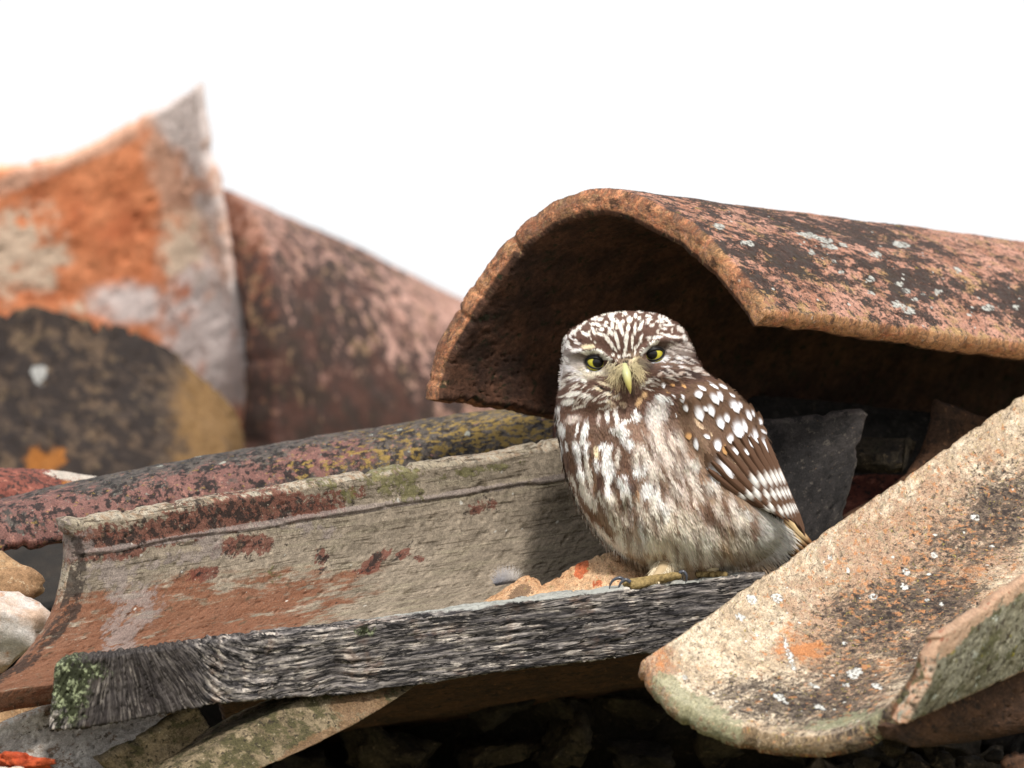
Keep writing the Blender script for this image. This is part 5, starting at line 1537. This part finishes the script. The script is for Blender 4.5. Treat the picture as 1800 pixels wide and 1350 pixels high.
# ---- beak, feet: tubes along a curve
def tube(name, pts, rad, mat, col, parent=None, nu=24, nv=28, flat=1.0, bump=0.0, seed=0, colfun=None):
    C = spline(np.asarray(pts, float), nv)
    R = np.interp(np.linspace(0, 1, nv), np.linspace(0, 1, len(rad)), rad)
    T = np.gradient(C, axis=0); T /= np.linalg.norm(T, axis=1, keepdims=True)
    ref = np.array([0.0, 0, 1.0])
    A_ = np.cross(T, ref); A_ /= np.linalg.norm(A_, axis=1, keepdims=True) + 1e-9
    B_ = np.cross(A_, T)
    a = np.linspace(0, 2 * np.pi, nu, endpoint=False)
    G = C[:, None] + R[:, None, None] * (A_[:, None] * np.cos(a)[None, :, None] + flat * B_[:, None] * np.sin(a)[None, :, None])
    if bump:
        nn = fbm(G / 7.0 + seed, 3)
        G = G + (G - C[:, None]) / (R[:, None, None] + 1e-6) * (nn * bump)[..., None]
    V = np.vstack([G.reshape(-1, 3), C[:1] - T[:1] * R[0] * 0.3, C[-1:] + T[-1:] * R[-1] * 0.5])
    i = np.arange(nv - 1)[:, None] * nu + np.arange(nu)[None]
    j = np.arange(nv - 1)[:, None] * nu + (np.arange(nu)[None] + 1) % nu
    F = np.stack([i, j, j + nu, i + nu], -1).reshape(-1, 4)
    s0, s1 = len(V) - 2, len(V) - 1
    capA = np.array([(s0, (k + 1) % nu, k, k) for k in range(nu)]); capB = np.array([(s1, (nv - 1) * nu + k, (nv - 1) * nu + (k + 1) % nu, (nv - 1) * nu + (k + 1) % nu) for k in range(nu)])
    c = colfun(V) if colfun else np.tile(col, (len(V), 1))
    me = bpy.data.meshes.new(name)
    fl = [tuple(map(int, q)) for q in F] + [tuple(map(int, q[:3])) for q in capA] + [tuple(map(int, q[:3])) for q in capB]
    me.from_pydata([tuple(v) for v in (P(V) - OWL_T)], [], fl)
    at = me.attributes.new('col', 'FLOAT_COLOR', 'POINT')
    at.data.foreach_set('color', np.hstack([c, np.ones((len(c), 1))]).astype(np.float32).ravel())
    for p_ in me.polygons: p_.use_smooth = True
    b_ = _bm.new(); b_.from_mesh(me); _bm.ops.recalc_face_normals(b_, faces=b_.faces); b_.to_mesh(me); b_.free()
    me.materials.append(mat)
    return link(bpy.data.objects.new(name, me), parent or owl)

db = float(surf_d(np.array(1102.0), np.array(662.0)))
def beakcol(V):
    t = smooth(650, 690, V[:, 1])[:, None]
    c = L3(180, 180, 130) * (1 - t) + L3(192, 178, 96) * t
    e = smooth(4, 10, np.abs(V[:, 0] - np.interp(V[:, 1], [645, 692], [1100, 1108])))[:, None]
    return c * (1 - 0.45 * e)
beak = tube('beak', [(1098, 642, db + 2), (1100, 652, db - 9), (1103, 666, db - 17), (1106, 680, db - 17), (1108.5, 692, db - 11)], [5.2, 7.8, 8.4, 6.6, 3.9, 0.7], m_beak, None, flat=1.15, colfun=beakcol)

# ---- feet
foot = tube('foot', [(1178, 975, 95), (1171, 992, 72), (1160, 1008, 42), (1150, 1020, 26)], [20, 14, 10, 8.5], m_feather, L3(176, 156, 124), bump=0.6)
def toecol(V):
    n = fbm(V / 5.0, 3)[:, None]
    return np.clip(L3(140, 120, 80) * (1 + 0.5 * n), 0.02, 0.8)
toe_specs = [([(1152, 1019, 20), (1135, 1021, 10), (1115, 1024, 5), (1097, 1027, 6)], [8.5, 8.2, 7.6, 8.2, 6.0], [(1099, 1021, 3), (1090, 1016, 0), (1079, 1019, 0), (1073, 1027, 2), (1071, 1037, 5)]),
             ([(1150, 1021, 22), (1138, 1024, 8), (1124, 1028, -2), (1109, 1029, -6)], [8.0, 7.5, 7.2, 7.8, 5.5], [(1108, 1023, -9), (1100, 1019, -11), (1092, 1024, -11), (1088, 1032, -10), (1087, 1040, -8)]),
             ([(1152, 1018, 24), (1168, 1016, 18), (1184, 1013, 14), (1196, 1012, 14)], [8.5, 7.8, 7.4, 7.6, 6.0], [(1194, 1007, 12), (1201, 1005, 11), (1206, 1010, 11), (1207, 1017, 12), (1205, 1025, 14)])]
for pts_, rad_, tal in toe_specs:
    toe = tube('toe', pts_, rad_, m_skin, None, parent=foot, bump=1.0, colfun=toecol)
    tube('talon', tal, [3.4, 3.2, 2.6, 1.8, 0.5], m_talon, L3(64, 66, 74), parent=foot)
foot2 = tube('foot', [(1255, 975, 120), (1252, 990, 118), (1250, 1004, 116)], [22, 16, 12], m_feather, L3(196, 180, 146), bump=1.5)
for tx in (-24, 4, 26):
    toe = tube('toe', [(1250, 1008, 118), (1250 + tx * 0.6, 1010, 108), (1250 + tx, 1010, 98)], [7, 6.5, 5], m_skin, None, parent=foot2, bump=1.0, colfun=toecol)

# leg down
def leg_hairs():
    r = np.random.RandomState(5)
    V, F, Cc = [], [], []
    for _ in range(1500):
        t = r.rand(); a = r.uniform(-1.9, 1.9)
        c = np.array([np.interp(t, [0, 1], [1176, 1151]), np.interp(t, [0, 1], [980, 1017]), np.interp(t, [0, 0.4, 1], [88, 66, 27])])
        rr = np.interp(t, [0, 0.33, 0.66, 1], [25, 17, 13, 12])
        p = c + np.array([math.sin(a) * rr, 0, -math.cos(a) * rr])
        l = r.uniform(8, 17); dx = -0.3 + math.sin(a) * 0.35 + r.normal() * 0.15
        w = r.uniform(0.8, 1.8); b0 = len(V)
        col = (L3(226, 212, 182) if r.rand() > 0.25 else L3(160, 132, 100)) * r.uniform(0.6, 1.08)
        for k in range(4):
            u = k / 3
            q = p + np.array([dx * l * u, min(l * u, 1026 - p[1]), -1.5 - 2 * u])
            V += [q - [w * (1 - u * 0.9) / 2, 0, 0], q + [w * (1 - u * 0.9) / 2, 0, 0]]; Cc += [col, col]
            if k < 3: F.append((b0 + 2 * k, b0 + 2 * k + 1, b0 + 2 * k + 3, b0 + 2 * k + 2))
    o = owl_part('leg_down', P(np.array(V)), F, m_feather, np.clip(np.array(Cc), 0, 0.9)); o['kind'] = 'stuff'
leg_hairs()

# ---- single feathers: spotted coverts, flight feathers, tail
def blade(name, root, tip, width, lift0, lift1, colfun, nv=16, nu=7, bend=0.0, parent=None, point=0.5, dep=None, ragged=0.6, seed=0):
    root = np.array(root, float); tip = np.array(tip, float)
    ax = tip - root; L = np.hypot(*ax); ax /= L; nx = np.array([-ax[1], ax[0]])
    v = np.linspace(0, 1, nv); u = np.linspace(-1, 1, nu)
    wprof = np.interp(v, [0, 0.12, 0.45, 0.8, 0.93, 1.0], [0.35, 0.7, 1.0, 0.92, 0.62, 0.12 if point > 0.3 else 0.3])
    cen = root[None] + ax[None] * (v * L)[:, None] + nx[None] * (bend * np.sin(v * np.pi))[:, None]
    rr = np.random.RandomState(seed)
    rag = rr.normal(size=(nv, nu)) * ragged * (np.abs(u)[None] > 0.9)
    XY = cen[:, None] + nx[None, None] * (u[None, :, None] * (width / 2 * wprof)[:, None, None]) + ax[None, None] * (-(u ** 2) * width * 0.22)[None, :, None] + ax[None, None] * rag[..., None]
    x, y = XY[..., 0], XY[..., 1]
    if dep is None:
        d = surf_d(x, y)
    else:
        d = np.interp(v, [0, 1], dep)[:, None] * np.ones((1, nu))
    lift = lift0 + (lift1 - lift0) * v[:, None]
    d = d - lift - (1 - u[None] ** 2) * width * 0.10 - 0.6 * (np.abs(u[None]) < 0.1)
    G = np.stack([x, y, d], -1)
    c = colfun(x, y, u[None] * np.ones((nv, 1)), v[:, None] * np.ones((1, nu)))
    back = G + np.array([0, 0, 0.8])
    V = np.vstack([G.reshape(-1, 3), back.reshape(-1, 3)])
    n = nu * nv
    F = np.vstack([grid_faces(nv, nu, 0, True), grid_faces(nv, nu, n, False)])
    cc = np.vstack([c.reshape(-1, 3)] * 2)
    return owl_part(name, P(V), F, m_feather, np.clip(cc, 0.004, 0.92), parent)

wingp = bpy.data.objects['wing_coverts']
rb = np.random.RandomState(9)
def covert_col(spot, base, wh):
    sx, sy, rx, ry, a = spot
    ca, sa = math.cos(a), math.sin(a)
    def f(x, y, u, v):
        dx, dy = x - sx, y - sy
        uu = (dx * ca + dy * sa) / rx; vv = (-dx * sa + dy * ca) / ry
        r = np.sqrt(uu * uu + vv * vv)
        up = np.clip(0.25 - vv, 0, 1.2) * 0.8
        r = r + 0.16 * gnoise(np.stack([x / 2.2, y / 6.0, x * 0 + sx], -1))
        w = (1 - smooth(0.74 - up, 1.22, r))[..., None]
        b = base * (1 - 0.18 * (np.abs(u) > 0.8) + 0.12 * (np.abs(u) < 0.12))[..., None] * (0.9 + 0.15 * v)[..., None]
        w = w * (0.5 + 0.5 * smooth(-1.0, 0.1, vv))[..., None]
        return b * (1 - w) + wh * 0.95 * w
    return f
sp_all = []
for q in SPOTS_F: sp_all.append((regs['f'], q, L3(238, 240, 246)))
for q in TANS_F: sp_all.append((regs['f'], q, TAN))
for q in [(600, 350, 60, 122, -25), (720, 310, 56, 175, -32), (1180, 160, 22, 56), (1320, 220, 18, 56, -20), (860, 190, 33, 20)]: sp_all.append((regs['g'], q, L3(238, 240, 246)))
sp2 = []
for (ox, oy, sc), q, wh in sp_all:
    a = math.radians(q[4] if len(q) > 4 else 0)
    sp2.append((ox + q[0] * sc, oy + q[1] * sc, q[2] * sc * (1.0 if q[2] < q[3] else 1.14), q[3] * sc * (1.14 if q[2] < q[3] else 1.0), a, wh))
sp2.sort(key=lambda s: -s[1])
for n_, (x, y, rx, ry, a, wh) in enumerate(sp2):
    if y > 540 + 700 or x < 1160: continue
    if rx > ry:                       # a flattened mark: its long axis is rx
        dirx, diry = math.cos(a), math.sin(a)
        ln, wd = rx, ry
    else:
        dirx, diry = -math.sin(a), math.cos(a)
        ln, wd = ry, rx
    if diry < 0: dirx, diry = -dirx, -diry
    dirx = 0.5 * dirx + 0.5 * 0.42; diry = 0.5 * diry + 0.5 * 0.9
    q = math.hypot(dirx, diry); dirx /= q; diry /= q
    tip = (x + dirx * (ln + 1.6), y + diry * (ln + 1.6))
    Lf = max(26, ln * 2.9)
    root = (tip[0] - dirx * Lf, tip[1] - diry * Lf)
    base = L3(102, 79, 63) * rb.uniform(0.85, 1.1)
    lv = 2.2 + (y - 660) * 0.004
    blade('covert_feather', root, tip, max(11, wd * 2.6), 0.6, lv + 0.4, covert_col((x, y, rx, ry, a), base, wh), parent=wingp, seed=n_, bend=rb.uniform(-1, 1))

def flight_col(x, y, u, v):
    c = np.empty(x.shape + (3,)); c[:] = L3(94, 70, 55)
    c = c * (1 - 0.35 * (u > 0.75) + 0.15 * (np.abs(u) < 0.15))[..., None]
    for vb, w_ in bars:
        f = (np.exp(-((v - vb - 0.03 * u) / w_) ** 4) * (np.abs(u) < 0.86))[..., None]
        c = c * (1 - f) + L3(230, 228, 224) * f
    return c
fl = [((1345, 772), (1416, 944)), ((1332, 770), (1414, 938)), ((1318, 768), (1410, 930)), ((1304, 770), (1404, 925)), ((1290, 776), (1397, 920)), ((1276, 784), (1388, 918)), ((1262, 796), (1378, 914)), ((1252, 812), (1366, 906)), ((1246, 826), (1350, 897))]
for n_, (r0, t0) in enumerate(fl):
    L_ = t0[1] - r0[1]
    bars = [((843 + (1345 - r0[0]) * 0.05 - r0[1]) / L_, 0.065), ((872 - r0[1] - (1345 - r0[0]) * 0.0) / L_, 0.045), ((899 + (1345 - r0[0]) * 0.02 - r0[1]) / L_, 0.04)]
    if n_ > 5: bars = [((868 - r0[1]) / L_, 0.05), ((893 - r0[1]) / L_, 0.04)]
    d0 = float(surf_d(np.array(float(r0[0])), np.array(float(r0[1])))); 
    d1 = 118 + 2.4 * (9 - n_) - 20
    blade('flight_feather', r0, t0, 19 - n_ * 0.5, 4, 4, flight_col, nv=34, nu=9, parent=wingp, dep=(d0 - 2 - n_ * 0.8, d1 - n_ * 3.2), seed=50 + n_, bend=3)
def tail_col(x, y, u, v):
    c = np.empty(x.shape + (3,)); c[:] = L3(120, 82, 52)
    f = (np.exp(-((v - 0.62) / 0.2) ** 4) * (np.abs(u) < 0.7))[..., None]
    c = c * (1 - f) + L3(224, 196, 150) * f
    return c * (1 - 0.45 * (np.abs(u) > 0.8))[..., None]
for n_, (r0, t0) in enumerate([((1352, 880), (1432, 962)), ((1346, 884), (1426, 968)), ((1340, 890), (1420, 974)), ((1336, 896), (1412, 980)), ((1330, 900), (1404, 986))]):
    blade('tail_feather', r0, t0, 13, 0, 0, tail_col, nv=16, nu=7, dep=(150 + n_ * 3, 176 + n_ * 3), seed=70 + n_)

# ---- the loose down feather caught on the channel tile
def loose_down():
    r = np.random.RandomState(31)
    root = bpy.data.objects.new('down_feather', None)
    V, F, Cc = [], [], []
    for _ in range(420):
        t = r.rand()
        bx, by = 872 + 34 * t, 1030 - 6 * t
        a = math.radians(r.uniform(-125, -55) + 35 * (t - 0.5)); l = r.uniform(12, 32) * (0.7 + 0.5 * math.sin(t * 3))
        w = r.uniform(0.6, 1.3); b0 = len(V)
        col = (L3(150, 150, 158) * (1 - t) + L3(196, 188, 180) * t) * r.uniform(0.75, 1.1)
        bend = r.normal() * 0.5
        for k in range(5):
            u = k / 4
            q = np.array([bx + math.cos(a + bend * u) * l * u, by + math.sin(a + bend * u) * l * u, 132 - 8 * math.sin(u * 2.5) + r.normal() * 0.5])
            s_ = w * (1 - u * 0.9) / 2
            V += [q - [s_, 0, 0], q + [s_, 0, 0]]; Cc += [col, col]
            if k < 4: F.append((b0 + 2 * k, b0 + 2 * k + 1, b0 + 2 * k + 3, b0 + 2 * k + 2))
    c = np.array(Cc)
    o = mesh_from('down_feather', P(np.array(V)), F, m_feather, None, dict(col=np.hstack([c, np.ones((len(c), 1))])))
    tag(o, 'tiny grey tuft of down caught against the channel tile left of the owl', 'feather')
loose_down()
